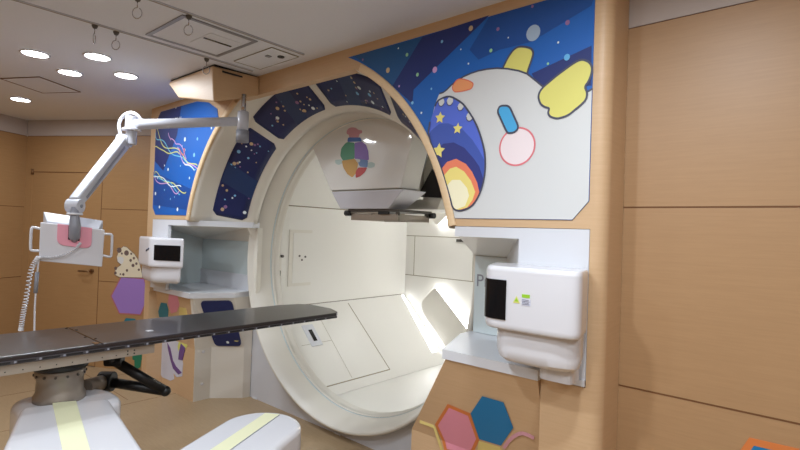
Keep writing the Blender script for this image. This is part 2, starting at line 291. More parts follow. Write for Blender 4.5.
def panel_wall(name, p0, p1, nrm, seams, vseams=(), wm='wood_back', top=2.424, thick=.08, skirt=True):
    # wall from plan point p0 to p1, nrm points into the room
    p0 = Vector((*p0, 0)); p1 = Vector((*p1, 0)); n = Vector((*nrm, 0)).normalized(); d = p1 - p0; L = d.length; u = d / L
    m = MB()
    m.frame(p0 - n * thick, d, n * thick, (0, 0, top), wm)
    m.frame(p0 - n * thick + Vector((0, 0, top + .006)), d, n * (thick - .004), (0, 0, H - top - .006), 'band')
    m.frame(p0 - n * thick + Vector((0, 0, top)), d, n * (thick - .008), (0, 0, .006), 'seam')
    for z in seams: m.frame(p0 - n * .001 + Vector((0, 0, z - .003)), d, n * .0025, (0, 0, .006), 'seam')
    for t in vseams: m.frame(p0 + u * (t - .0025) - n * .001, u * .005, n * .0025, (0, 0, top), 'seam')
    return m.build(name, kind='structure')
# back wall with the door, turned 60 degrees from the gantry facade
BN = Vector((.5, -.866, 0)); BU = Vector((-.866, -.5, 0)); B0 = Vector((-5.33, 2.2635, 0))
def bw(u, z, off=0.0):
    p = B0 + BU * u + BN * off; return (p.x, p.y, z)
DU0, DU1, DZ = 0.615, 1.50, 2.04   # door opening along the wall
m = MB(); T = .08
for (u0, u1, z0, z1, mt) in ((-.45, DU0, 0, 2.424, 'wood_back'), (DU1, 1.583, 0, 2.424, 'wood_back'), (DU0, DU1, DZ, 2.424, 'wood_back'), (-.45, 1.583, 2.43, H, 'band')):
    m.frame(bw(u0, z0, -T), BU * (u1 - u0), BN * T, (0, 0, z1 - z0), mt)
m.frame(bw(-.45, 2.424, -T), BU * 2.03, BN * (T - .006), (0, 0, .006), 'seam')
for u0, u1, z in ((-.45, DU0, 1.658), (-.45, DU0, .90)): m.frame(bw(u0, z - .003, -.001), BU * (u1 - u0), BN * .0022, (0, 0, .006), 'seam')
m.build('wall_back', kind='structure')
m = MB(); m.frame(bw(DU0 + .005, .008, -.05), BU * (DU1 - DU0 - .01), BN * .048, (0, 0, DZ - .014), 'wood_back')
door = m.build('door_1', kind='structure')
m = MB()
m.frame(bw(DU0 - .001, 0, -.06), BU * .006, BN * .0615, (0, 0, DZ), 'seam'); m.frame(bw(DU1 - .005, 0, -.06), BU * .006, BN * .0605, (0, 0, DZ), 'wood_back')
m.frame(bw(DU0, DZ - .006, -.06), BU * (DU1 - DU0), BN * .0615, (0, 0, .008), 'seam')
m.build('door_frame', door)
m = MB()
m.lathe([(0, 0), (.024, 0), (.024, .01), (.012, .012), (.009, .05), (0, .05)], 'brass', (0, 0, 0), 'z', 16)
hs = [bw(.70, 1.0, -.002), bw(.70, 1.0, .05)]
m = MB(); m.tube([bw(.70, 1.0, -.002), bw(.70, 1.0, .01)], .024, 'brass', 14); m.tube([bw(.70, 1.0, .0), bw(.70, 1.0, .045), bw(.705, 1.0, .052), bw(.73, 1.0, .052), bw(.82, 1.0, .05)], .009, 'brass', 10)
m.build('door_handle', door)
m = MB(); m.tube([bw(DU1 - .01, DZ - .03, .006), bw(DU1 - .01, DZ + .03, .006)], .014, 'brass', 10); m.build('door_hinge', door)
# left wall
LC = bw(1.583, 0); ld = Vector((.5, -.866, 0))
panel_wall('wall_left', (LC[0], LC[1]), (LC[0] + ld.x * 5.2, LC[1] + ld.y * 5.2), (.866, .5), (1.655, .90), (1.9,))
# right wall, parallel to the facade
panel_wall('wall_right', (-.74, 2.243), (2.6, 2.243), (0, -1), (1.664, .913), (), wm='wood_r')
panel_wall('wall_side', (2.6, 2.243), (2.6, -3.1), (-1, 0), (1.664, .913), (), wm='wood_r')
panel_wall('wall_rear', (2.6, -3.0), (-4.2, -3.0), (0, 1), (1.664, .913), (), wm='wood_r')
# wall behind the gap between the facade and the back wall
m = MB(); m.frame((-4.90, 2.04, 0), (-.5, .28, 0), (0, .06, 0), (0, 0, H), 'wood_back'); m.build('wall_gap', kind='structure')

# ============================================================ GANTRY FACADE (a wall)
z1 = 1.565; zt = 2.466
a0 = ang_at(1.355, z1); a1 = ang_at(1.355, zt)
left = arc(1.355, -a0, -a1, 20); right = arc(1.355, a1, a0, 20)
pts = [(-4.90, z1)] + left + right + [(-.755, z1), (-.755, H), (-4.90, H)]
m = MB(); m.prism(pts, 'y', FY, FY + .06, 'wood')
# wooden strip beside the white panels and the rounded column at the right end
m.prism([(-4.90, 0), (-4.80, 0), (-4.80, .90), (-4.90, .90)], 'y', FY, FY + .17, 'wood'); m.prism([(-4.90, .90), (-4.784, .90), (-4.784, z1), (-4.90, z1)], 'y', FY, FY + .03, 'wood')
col = [(-.945, 2.03), (-.945, 2.24), (-.695, 2.24), (-.695, 2.09)] + [(-.745 + .05 * math.cos(t), 2.08 - .05 * math.sin(t)) for t in [i * PI / 20 for i in range(0, 11)]]
m.prism([p for p in col if True], 'z', 0, .93, 'wood')
col2 = [(-.755, 2.03), (-.755, 2.24), (-.695, 2.24), (-.695, 2.09)] + [(-.745 + .05 * math.cos(t), 2.08 - .05 * math.sin(t)) for t in [i * PI / 20 for i in range(0, 11)]]
m.prism(col2, 'z', .93, H, 'wood')
m.build('wall_front', kind='structure')
# edge trim of the arch, its beech painted paler where it catches light
am = ang_at(1.378, z1) ; an = ang_at(1.378, zt)
for k, (b0, b1) in enumerate(((-am, -an), (an, am))):
    m = MB(); prof = [(1.355, 2.07), (1.353, 2.03), (1.358, 2.021), (1.368, 2.018), (1.395, 2.018), (1.400, 2.022), (1.400, 2.032)]
    rings = []
    for r, y in prof: rings.append([(p[0], y, p[1]) for p in arc(r, b0, b1, 28)])
    m.loft(rings, 'wood_trim', caps=False, closed=False, smooth=True); m.build('trim_%d' % (k + 1), kind='structure')

# cream flare inside the arch, cut level at the lintel and at the ceiling band
m = MB()
prof = [(1.354, 2.035), (1.345, 2.08), (1.34, 2.2), (1.335, 2.215), (1.146, 2.460), (1.130, 2.49), (1.122, 2.53)]
m.lathe(prof, 'cream', (CX, 0, CZ), 'y', 120)
me = bpy.data.meshes.new('x'); 
flare = m.build('gantry_flare'); 
bm = bmesh.new(); bm.from_mesh(flare.data)
bmesh.ops.bisect_plane(bm, geom=bm.verts[:] + bm.edges[:] + bm.faces[:], plane_co=(0, 0, 1.552), plane_no=(0, 0, 1), clear_inner=True)
bmesh.ops.bisect_plane(bm, geom=bm.verts[:] + bm.edges[:] + bm.faces[:], plane_co=(0, 0, 2.598), plane_no=(0, 0, 1), clear_outer=True)
bm.to_mesh(flare.data); bm.free()
sol = flare.modifiers.new('s', 'SOLIDIFY'); sol.thickness = .004; sol.offset = 1
flare.name = 'trim_3'; flare['kind'] = 'structure'

# starry windows on the flare
def flare_pt(a, r, off):
    t = (r - 1.165) / (1.335 - 1.165); y = 2.435 + t * (2.215 - 2.435)
    nr, ny = -.79, -.61   # surface normal into the opening
    r2 = r + nr * off; y2 = y + ny * off; a = math.radians(a)
    return (CX + r2 * math.sin(a), y2, CZ + r2 * math.cos(a))
def star_panel(a0, a1, label, seed, cut=None):
    rnd = random.Random(seed); r0, r1 = 1.160, 1.336; am = (a0 + a1) / 2
    root = thing('star_panel', label, 'panel', flare_pt(am, 1.25, 0), 'starry panels round the arch')
    m = MB(); N = 24; K = 5; top = []
    # rounded corners: shrink radial range near both ends
    for layer in (.0005, .005):
        for j in range(K + 1):
            ring = []
            for i in range(N + 1):
                a = a0 + (a1 - a0) * i / N; e = min((a - a0), (a1 - a)) / 57.3 * 1.25; c = .022
                sh = (c - math.sqrt(max(0, c * c - (c - e) ** 2))) if e < c else 0
                t = j / K; r = (r0 + sh) + (r1 - r0 - 2 * sh) * t
                ring.append(flare_pt(a, r, layer))
            top.append(ring)
    n = N + 1
    L = K + 1
    v = [p for r in top for p in r]; f = []
    for j in range(K):
        for i in range(N):
            b = (L + j) * n + i; f.append((b, b + 1, b + n + 1, b + n))
    per = [(0, i) for i in range(n)] + [(j, N) for j in range(1, L)] + [(K, i) for i in range(N - 1, -1, -1)] + [(j, 0) for j in range(K - 1, 0, -1)]
    for q in range(len(per)):
        (j1, i1), (j2, i2) = per[q], per[(q + 1) % len(per)]
        f.append((j1 * n + i1, j2 * n + i2, (L + j2) * n + i2, (L + j1) * n + i1))
    m.add(v, f, 'navy', True); m.build('sheet', root)
    m = MB()
    # a broad lighter ray across the sheet
    b0 = a0 + (a1 - a0) * rnd.uniform(.25, .4); b1 = b0 + (a1 - a0) * .22
    for j in range(6):
        ra = r0 + .003 + (r1 - r0 - .006) * j / 6; rb = r0 + .003 + (r1 - r0 - .006) * (j + 1) / 6
        m.add([flare_pt(b0 + j * .5, ra, .0055), flare_pt(b1 + j * .5, ra, .0055), flare_pt(b1 + (j + 1) * .5, rb, .0055), flare_pt(b0 + (j + 1) * .5, rb, .0055)], [(0, 1, 2, 3)], 'navy2')
    for k in range(int((a1 - a0) * 1.0)):
        a = rnd.uniform(a0 + 2.5, a1 - 2.5); r = rnd.uniform(r0 + .014, r1 - .014); s = rnd.choice([.006, .007, .008, .010, .015]); c = rnd.choice(['d_w', 'd_w', 'd_t', 'd_b', 'd_m', 'd_t', 'd_r' if s < .006 else 'd_t'])
        pp = disc((0, 0), s, 10)
        m.add([flare_pt(a + math.degrees(q[0] * 1.05 / 1.25), r + q[1] * .62, .0062) for q in pp], [list(range(10))], c)
    m.build('star_print', root)
star_panel(-74.3, -36.8, 'tall starry navy panel at the left side of the arch, above the left white recess', 1)
star_panel(-33.5, -5, 'curved starry navy panel at upper left of the arch, right of the ceiling arm post', 2)
star_panel(-1.5, 28.5, 'curved starry navy panel at the top of the arch, above the round beam head', 3)
star_panel(32, 66, 'narrow starry navy panel on the right of the arch, mostly hidden beside the creature mural', 4)

def text3d(txt, loc, size, mt, name, parent, rx=PI / 2, rz=0, ext=.0004):
    cu = bpy.data.curves.new('t', 'FONT'); cu.body = txt; cu.size = size; cu.extrude = ext
    ob = bpy.data.objects.new('t', cu); COL.objects.link(ob)
    dg = bpy.context.evaluated_depsgraph_get(); dg.update(); me = bpy.data.meshes.new_from_object(ob.evaluated_get(dg))
    bpy.data.objects.remove(ob)
    mt4 = Matrix.Translation(Vector(loc)) @ Matrix.Rotation(rz, 4, 'Z') @ Matrix.Rotation(rx, 4, 'X')
    if parent is not None: mt4 = Matrix.Translation(-Vector(parent['_w'])) @ mt4
    me.transform(mt4); me.materials.clear(); me.materials.append(M[mt])
    o = bpy.data.objects.new(name, me); COL.objects.link(o); o['_w'] = (0, 0, 0)
    if parent is not None: o.parent = parent; o['_w'] = parent['_w']
    return o
# ============================================================ MURALS
def ribbon(m, pts, w, y, mt, closed=True):
    n = len(pts); L = []; R = []
    for i in range(n):
        a = Vector(pts[i - 1] if (closed or i > 0) else pts[i]); b = Vector(pts[(i + 1) % n] if (closed or i < n - 1) else pts[i])
        d = (b - a); d = d.normalized() if d.length > 1e-9 else Vector((1, 0)); nn = Vector((-d.y, d.x)); p = Vector(pts[i])
        L.append(p + nn * w / 2); R.append(p - nn * w / 2)
    v = [(p.x, y, p.y) for p in L] + [(p.x, y, p.y) for p in R]
    f = [(i, (i + 1) % n, n + (i + 1) % n, n + i) for i in range(n if closed else n - 1)]
    m.add(v, f, mt)
def lay(m, pts, y, mt): m.add([(p[0], y, p[1]) for p in pts], [list(range(len(pts)))], mt)
def decal(m, pts, y, mt, back=None): m.prism(pts, 'y', y, (y + .002) if back is None else back, mt)
aR = arc(1.402, ang_at(1.402, 2.546), ang_at(1.402, 1.602), 24)
mr = thing('space_mural', 'large blue space mural with a white round-bodied creature, right of the arch', 'mural', (-1.4, FY, 1.6))
m = MB(); outline = [(aR[0][0] , 2.546)] + aR[1:] + [(-.829, 1.60), (-.762, 1.677), (-.762, 2.546)]
m.prism(outline, 'y', FY - .004, FY + .001, 'p_blue'); m.build('backdrop', mr)
m = MB(); y = FY - .0045
lay(m, TR['ray4'], y, 'p_teal'); lay(m, TR['ray1'], y - .0003, 'p_dark')
def cl(pts): return [(min(max(p[0], -10), -.763), min(p[1], 2.545)) for p in pts]
lay(m, cl(TR['ray2']), y - .0002, 'p_mid'); lay(m, cl(TR['ray3']), y - .0004, 'p_dark')
m.build('ray_print', mr)
m = MB()
for x, z, r, c in TR['dotsR']: lay(m, disc((x, z), r, 16, .92), y - .0008, 'd_' + c)
m.build('star_print', mr)
m = MB(); y2 = y - .0012; body = cl(TR['body'])
top = TR['body'][4:19]
lay(m, body, y2, 'p_white'); ribbon(m, smoothopen(top[2:15], 1), .008, y2 - .0003, 'p_line', False)
m.build('creature_body', mr)
def shape(name, key, mt, line='p_line', lw=.009, dy=.0008, sm=1, it=None):
    mm = MB(); pts = rounded(TR[key], .02, 4); lay(mm, pts, y2 - dy, mt)
    if line: ribbon(mm, pts, lw, y2 - dy - .0003, line)
    return mm.build(name, mr)
shape('wing', 'wing', 'p_yellow', dy=.002); shape('horn', 'horn', 'p_yellow', dy=-.0004); shape('forehead_spot', 'spot', 'p_orange', 'd_r', .005)
mm = MB(); pts = TR['mouth']; lay(mm, pts, y2 - .0008, 'm1'); 
for i, (k, c) in enumerate((('m2', 'm2'), ('m3', 'm3'), ('m4', 'm4'), ('m5', 'm5'), ('m6', 'm6'))): lay(mm, TR[k], y2 - .0011 - .0003 * i, c)
for x, z, r, c in TR['teeth']: lay(mm, disc((x, z), r, 14, .9), y2 - .003, 'p_white'); ribbon(mm, disc((x, z), r, 14, .9)[7:14] + [], .004, y2 - .0033, 'p_line', False)
for x, z, r, c in TR['mstars']: lay(mm, star((x, z), r * 1.15), y2 - .003, 'd_s')
ribbon(mm, smoothopen(pts[0:27], 1), .009, y2 - .0036, 'p_line', False)
mm.build('mouth', mr)
shape('eye', 'oval', 'oval', dy=.003)
mm = MB(); x, z, r, c = TR['ring'][0]; pts = disc((x, z), r, 40, 1.03); lay(mm, pts, y2 - .001, 'blush'); ribbon(mm, pts, .008, y2 - .0014, 'blushline'); mm.build('cheek', mr)
# left mural
aL = arc(1.402, -ang_at(1.402, 1.602), -ang_at(1.402, 2.50), 20)
ml = thing('streamer_mural', 'tall blue star mural with thin coloured streamers, left of the arch', 'mural', (-4.5, FY, 1.6))
m = MB(); m.prism([(-4.73, 1.605)] + [p for p in aL if p[1] < 2.37] + [(-3.70, 2.44), (-3.84, 2.51), (-4.03, 2.545), (-4.70, 2.545), (-4.79, 2.46), (-4.79, 1.67)], 'y', FY - .004, FY + .001, 'p_blue'); m.build('backdrop', ml)
m = MB(); lay(m, [(-4.788, 2.46), (-4.70, 2.543), (-4.3, 2.543), (-4.36, 2.3), (-4.6, 2.0), (-4.788, 2.1)], y, 'p_dark'); lay(m, TR['blueL2'], y, 'p_mid'); m.build('ray_print', ml)
m = MB()
for x, z, r, c in TR['dotsL']: lay(m, disc((x, z), r, 10, .9), y - .0006, 'd_' + c)
m.build('star_print', ml)
m = MB()
for i, (c, pts) in enumerate(TR['stream']):
    pts = [(max(p[0], -4.78), p[1]) for p in pts]; q = []
    sp = smoothopen(pts, 2)
    for k, p in enumerate(sp): q.append((p[0] + .012 * math.cos(k * .45 + i), p[1] + .022 * math.sin(k * .55 + i * 1.7)))
    ribbon(m, smoothopen(q, 2), .009, y - .001 - .0001 * i, 'd_' + {'y': 'y', 'p': 'p', 'c': 'c', 'r': 'r', 'w': 'w'}[c], False)
m.build('streamer_print', ml)
text3d('HITACHI', (-4.62, y - .0015, 2.395), .085, 'd_w', 'lettering', ml)

# ============================================================ WHITE RECESSES, SHELVES AND PEDESTALS
def recess(side):
    X = (lambda x: x) if side > 0 else mx
    m = MB()
    def pr_(pts, a, b, mt): m.prism([(X(p[0]), p[1]) for p in pts], 'z', a, b, mt)
    # lintel
    pr_([(-.757, 2.03), (-1.41, 2.03), (-1.675, 2.49), (-1.66, 2.57), (-.757, 2.57)] if side > 0 else [(-.66, 2.57), (-.66, 2.0605), (-.757, 2.0605), (-.757, 2.03), (-1.41, 2.03), (-1.685, 2.49), (-1.66, 2.57)], 1.515, 1.563, 'white')
    # panel on the facade plane
    outer = -1.067
    m.prism([(X(-.757), .94), (X(outer), .94), (X(outer), 1.515), (X(-.757), 1.515)], 'y', 2.03, 2.06, 'white')
    # side wall of the recess
    if side > 0: pr_([(outer, 2.03), (outer + .02, 2.06), (-1.40, 2.565), (-1.43, 2.565)], .94, 1.515, 'white')
    else: pr_([(-.69, 2.0605), (-.66, 2.0605), (-.66, 2.565), (-.69, 2.565)], .94, 1.515, 'glass')
    # sloping soffit
    sx = -1.06 if side > 0 else -.66
    v = [(X(sx), 2.062, 1.515), (X(-1.41), 2.062, 1.515), (X(-1.64), 2.46, 1.515), (X(-1.64), 2.56, 1.515), (X(sx), 2.56, 1.515), (X(-1.61), 2.555, 1.39), (X(sx), 2.555, 1.39)]
    m.add(v, [(0, 1, 2, 5, 6), (2, 3, 5), (3, 4, 6, 5), (4, 0, 6), (0, 4, 3, 2, 1)], 'cream')
    # end post next to the ring
    if side < 0: pr_([(-1.60, 2.553), (-1.665, 2.553), (-1.665, 2.60), (-1.60, 2.60)], .94, 1.515, 'cream')
    # shelf
    dz = .018 if side > 0 else 0
    pr_([(-.945, 2.0), (-1.44, 2.0), (-1.60, 2.39), (-1.60, 2.60), (-.945, 2.60)] if side > 0 else [(-.757, 2.06), (-1.43, 2.06), (-1.60, 2.39), (-1.56, 2.60), (-.69, 2.60), (-.69, 2.0605)], .905 + dz, .95 + dz, 'white')
    if side > 0: m.box((-.945, 2.02, .935), (-.757, 2.06, .96), 'white')
    # white upstand below the glass
    pr_([(-1.06 if side > 0 else -.69, 2.545), (-1.56, 2.545), (-1.56, 2.60), (-1.06 if side > 0 else -.69, 2.60)], .95, 1.09 if side < 0 else 1.0, 'white')
    root = m.build('trim_%d' % (4 if side > 0 else 5), kind='structure')
    gy = 2.485 if side > 0 else 2.556; gx = -1.578 if side > 0 else -1.61
    m = MB(); m.box((min(X(-1.34 if side > 0 else -.665), X(gx)), gy, .97 if side > 0 else 1.09), (max(X(-1.34 if side > 0 else -.665), X(gx)), gy + .010, 1.405 if side > 0 else 1.392), 'glass')
    g = m.build('glass_panel', origin=(X(-1.33), 2.56, 1.05))
    tag(g, 'pale green glass back panel of the %s white recess' % ('right' if side > 0 else 'left'), 'glass panel')
    return g
recess(-1); gR = recess(1)
# lettering on the right glass
text3d('Pro', (-1.568, 2.4835, 1.232), .10, 'armdark', 'lettering', gR)

# left pedestal
def pedestal(name, base, mid, topr, zb, woodfaces, label, ztop=.905):
    m = MB(); n = len(base)
    v = [(p[0], p[1], 0) for p in base] + [(p[0], p[1], zb) for p in mid] + [(p[0], p[1], ztop) for p in topr]
    for i in range(n):
        j = (i + 1) % n; mt = 'wood' if i in woodfaces else 'ped'
        m.add([v[i], v[j], v[n + j], v[n + i]], [(0, 1, 2, 3)], mt); m.add([v[n + i], v[n + j], v[2 * n + j], v[2 * n + i]], [(0, 1, 2, 3)], mt)
    m.add([v[2 * n + i] for i in range(n)], [list(range(n))], 'cream'); m.add([v[i] for i in range(n)], [list(range(n))[::-1]], 'cream')
    return m
base = [(-4.80, 2.17), (-4.177, 2.17), (-4.174, 2.32), (-3.985, 2.53), (-3.97, 2.595), (-4.80, 2.595)]
topp = [(-4.80, 2.085), (-4.13, 2.085), (-4.105, 2.10), (-3.955, 2.39), (-3.955, 2.595), (-4.80, 2.595)]
pl = thing('shelf_pedestal', 'cream and wood pedestal below the left recess, with a small starry panel', 'pedestal', (-4.35, 2.4, 0), 'pedestals under the recess shelves')
pedestal('', base, base, topp, .45, (0, 5), '').build('carcass', pl)
# screws covers on the cream faces
for z in (.42, .14): m = MB(); m.tube([(-4.176, 2.245, z), (-4.170, 2.245, z)], .013, 'whitebox', 12); m.build('screw_cap', pl)
# starry panel on the sloping face
def slope_pt(s, t, off=.0):  # s along, t up
    a = Vector((-4.174, 2.32, .45)); b = Vector((-3.985, 2.53, .45)); c = Vector((-4.105, 2.10, .905)); d = Vector((-3.955, 2.39, .905))
    p = (a * (1 - s) + b * s) * (1 - t) + (c * (1 - s) + d * s) * t
    n = (b - a).cross(c - a).normalized()
    return tuple(p + n * off)
n_ = (Vector(slope_pt(1, 0)) - Vector(slope_pt(0, 0))).cross(Vector(slope_pt(0, 1)) - Vector(slope_pt(0, 0)))
m = MB(); q = rounded([(.14, .04), (.94, .04), (.94, .95), (.14, .95)], .1, 3)
m.loft([[slope_pt(p[0], p[1], .0) for p in q], [slope_pt(p[0], p[1], .012) for p in q]], 'navy')
m.build('star_panel', pl)
m = MB(); rnd = random.Random(5)
for (s, t, r, c) in ((.35, .74, .018, 'd_p'), (.8, .76, .012, 'd_t'), (.2, .6, .01, 'd_b'), (.82, .2, .022, 'd_s'), (.25, .2, .01, 'd_g'), (.55, .12, .009, 'd_w'), (.6, .5, .008, 'd_w'), (.45, .35, .008, 'd_t')):
    m.add([slope_pt(s + p[0] / .32, t + p[1] / .5, .0128) for p in disc((0, 0), r * 1.5, 12)], [list(range(12))], c)
m.build('star_print', pl)
# right pedestal: one broad wooden front, spreading below the shelf
base = [(-1.75, 2.17), (-.95, 2.17), (-.95, 2.48), (-1.66, 2.48), (-1.75, 2.42)]
topp = [(-1.425, 2.01), (-.95, 2.01), (-.95, 2.48), (-1.58, 2.48), (-1.58, 2.39)]
prr = thing('shelf_pedestal', 'wooden pedestal below the right recess with hexagon stickers on its sloping front', 'pedestal', (-1.35, 2.35, 0), 'pedestals under the recess shelves')
pedestal('', base, base, topp, .45, (0, 1, 3, 4), '', .923).build('carcass', prr)

# hexagon and figure stickers
def sticker3(name, pts, mt, label, normal, loc=None, cat='sticker', group=None, rim=None, rim_mt=None, th=.003, zoff=0):
    n = Vector(normal).normalized(); c = Vector((0, 0, 0))
    for p in pts: c += Vector(p)
    c /= len(pts); m = MB(); a = [Vector(p) + n * (zoff + .0005) for p in pts]; b = [p + n * th for p in a]
    if rim:
        m.loft([a, b], rim_mt); q = [c + (Vector(p) - c) * rim + n * (zoff + th + .0008) for p in pts]; m.add([tuple(p) for p in q], [list(range(len(q)))], mt)
    else: m.loft([a, b], mt)
    o = m.build(name, origin=tuple(c)); tag(o, label, cat, group); return o
def bwp(l, off=0.0): return [bw(u, z, off) for u, z in l]
sticker3('hexagon_sticker', bwp(TR['purple_rim']), 'purple', 'purple hexagon wall sticker with a reddish rim under the spotted animal sticker', BN, group='wall stickers', rim=.93, rim_mt='purple_rim')
q = [(u, max(z, .30)) for u, z in TR['tealhex']]
sticker3('hexagon_sticker', bwp([(.16, .535), (.27, .535), (.33, .43), (.27, .325), (.16, .325), (.10, .43)]), 'tealhex', 'small teal hexagon wall sticker below the purple hexagon, half behind the couch top', BN, group='wall stickers')
lp = thing('animal_sticker', 'cream spotted cartoon animal wall sticker crouching on top of the purple hexagon', 'sticker', bw(.25, .95))
m = MB(); a = bwp(TR['leopard'], .0042); b = bwp(TR['leopard'], .0072); m.loft([a, b], 'leo'); m.build('animal_body', lp)
m = MB()
for (u, z), r in TR['lspots']: m.add(bwp(disc((u, z), r, 12), .0078), [list(range(12))], 'leospot')
mz = smoothloop(TR['lmuz'], 1); m.add(bwp(mz, .0076), [list(range(len(mz)))], 'p_white')
m.build('spot_print', lp)
m = MB(); e = TR['leopard']
for i in range(len(e)):
    p, q = e[i], e[(i + 1) % len(e)]; m.tube([bw(*p, .007), bw(*q, .007)], .002, 'leospot', 5)
m.build('outline', lp)
def pf(l, y=2.17): return [(p[0], y, p[1]) for p in l]
# stickers on the pedestal front (its upper half leans forward)
def lean(l):
    out = []
    for p in l:
        y = 2.17 - max(0, p[1] - .45) * .187; k = y / 2.17; z = 1.53 + (p[1] - 1.53) * k; y = 2.17 - max(0, z - .45) * .187; k = y / 2.17
        out.append((p[0] * k, y, 1.53 + (p[1] - 1.53) * k))
    return out
NF = Vector((0, -1, .18)).normalized()
sticker3('hexagon_sticker', lean(TR['pteal']), 'tealhex', 'small teal hexagon sticker on the left pedestal front, left of the pink one', NF, group='pedestal stickers')
sticker3('hexagon_sticker', lean(TR['ppink']), 'hexP', 'pink hexagon sticker on the left pedestal front, tallest there', NF, group='pedestal stickers')
sticker3('hexagon_sticker', lean(TR['pyell']), 'hexY', 'pale yellow hexagon sticker on the left pedestal front, beside the cream corner', NF, group='pedestal stickers')
g = thing('figure_sticker', 'pale figure sticker with violet stripes low on the left pedestal front', 'sticker', (-4.45, 2.167, .1))
def fl(m, key, d, mt): m.prism([(p[0], min(p[1], .62)) for p in TR[key]], 'y', 2.169 - d - .001, 2.1695, mt)
m = MB(); fl(m, 'pgrey', .001, 'palegrey'); m.build('coat', g)
m = MB(); fl(m, 'ppur', .0025, 'violet'); fl(m, 'ppur2', .0035, 'violet'); m.build('stripe', g)
m = MB(); fl(m, 'pyel2', .0018, 'd_y'); m.build('yellow_patch', g)
g = thing('branch_sticker', 'green and rust branch sticker low on the wall beside the left pedestal', 'sticker', bw(.1, .02))
m = MB(); gc = [(u, z + .13) for u, z in TR['greencross']]; m.loft([bwp(gc, .0005), bwp(gc, .003)], 'grn'); m.build('green_patch', g)
m = MB(); gc = [(u, z + .03) for u, z in TR['branch']]; m.loft([bwp(gc, .0032), bwp(gc, .005)], 'rust'); m.build('rust_patch', g)
# right pedestal front
RN = Vector((0, -1, -.354)).normalized(); FN = Vector((0, -1, 0))
def split_sticker(name, key, mt, label, group, rim=None, rim_mt=None):
    # folds over the bend of the front at z = .45
    pts = TR[key]; c = Vector((0, 0, 0))
    for p in pts: c += Vector(p)
    c /= len(pts)
    def surf(x, z, off): 
        y = 2.01 + (.905 - z) * .3516 if z > .45 else 2.17
        return (x, y - off * 1.0, z)
    m = MB()
    def fan(s, off, mt):
        P = [(c.x + (p[0] - c.x) * s, c.z + (p[2] - c.z) * s) for p in pts]
        for half in (0, 1):
            poly = []
            for i in range(len(P)):
                a, b = P[i], P[(i + 1) % len(P)]; ina = (a[1] >= .45) == (half == 0); inb = (b[1] >= .45) == (half == 0)
                if ina: poly.append(a)
                if ina != inb: t = (.45 - a[1]) / (b[1] - a[1]); poly.append((a[0] + (b[0] - a[0]) * t, .45))
            if len(poly) > 2: m.loft([[surf(p[0], p[1] , .0004 + (.0 if p[1] != .45 else 0)) for p in poly], [surf(p[0], p[1], off) for p in poly]], mt)
    if rim: fan(1.0, .002, rim_mt); fan(rim, .0028, mt)
    else: fan(1.0, .002, mt)
    o = m.build(name, origin=tuple(c)); tag(o, label, 'sticker', group); return o
split_sticker('hexagon_sticker', 'hexO', 'hexP', 'pink hexagon sticker with orange rim on the right pedestal front', 'pedestal stickers', .86, 'hexO')
split_sticker('hexagon_sticker', 'hexB', 'hexB', 'large deep blue hexagon sticker on the right pedestal front, right of the pink one', 'pedestal stickers')
split_sticker('hexagon_sticker', 'hexY', 'hexY', 'pale yellow hexagon sticker under the blue one at the photo\'s bottom edge', 'pedestal stickers')
for key, mt, lab in (('lineY', 'hexY', 'pale yellow line sticker left of the pink hexagon'), ('lineP', 'hexL', 'pink curved line sticker right of the blue hexagon')):
    m = MB(); P = [Vector(p) for p in TR[key]]; P = [Vector((p.x, (2.01 + (.905 - p.z) * .3516 if p.z > .45 else 2.17) - .001, p.z)) for p in P]
    for a, b in zip(P[:-1], P[1:]):
        d = (b - a).normalized(); s = Vector((0, -1, 0)).cross(d).normalized() * .008
        e = Vector((0, -.0015, 0)); m.loft([[a + s, b + s, b - s, a - s], [a + s + e, b + s + e, b - s + e, a - s + e]], mt)
    tag(m.build('line_sticker', origin=tuple(P[0])), lab + ' on the right pedestal front', 'sticker', 'pedestal stickers')
rs = [(-.235, 2.2425, .826), (-.02, 2.2425, .83), (.08, 2.2425, .63), (-.02, 2.2425, .45), (-.22, 2.2425, .45), (-.33, 2.2425, .63)]
sticker3('hexagon_sticker', rs, 'hexB', 'blue hexagon sticker with orange rim low on the right wall at the photo\'s corner', FN, group='wall stickers', rim=.87, rim_mt='hexO')

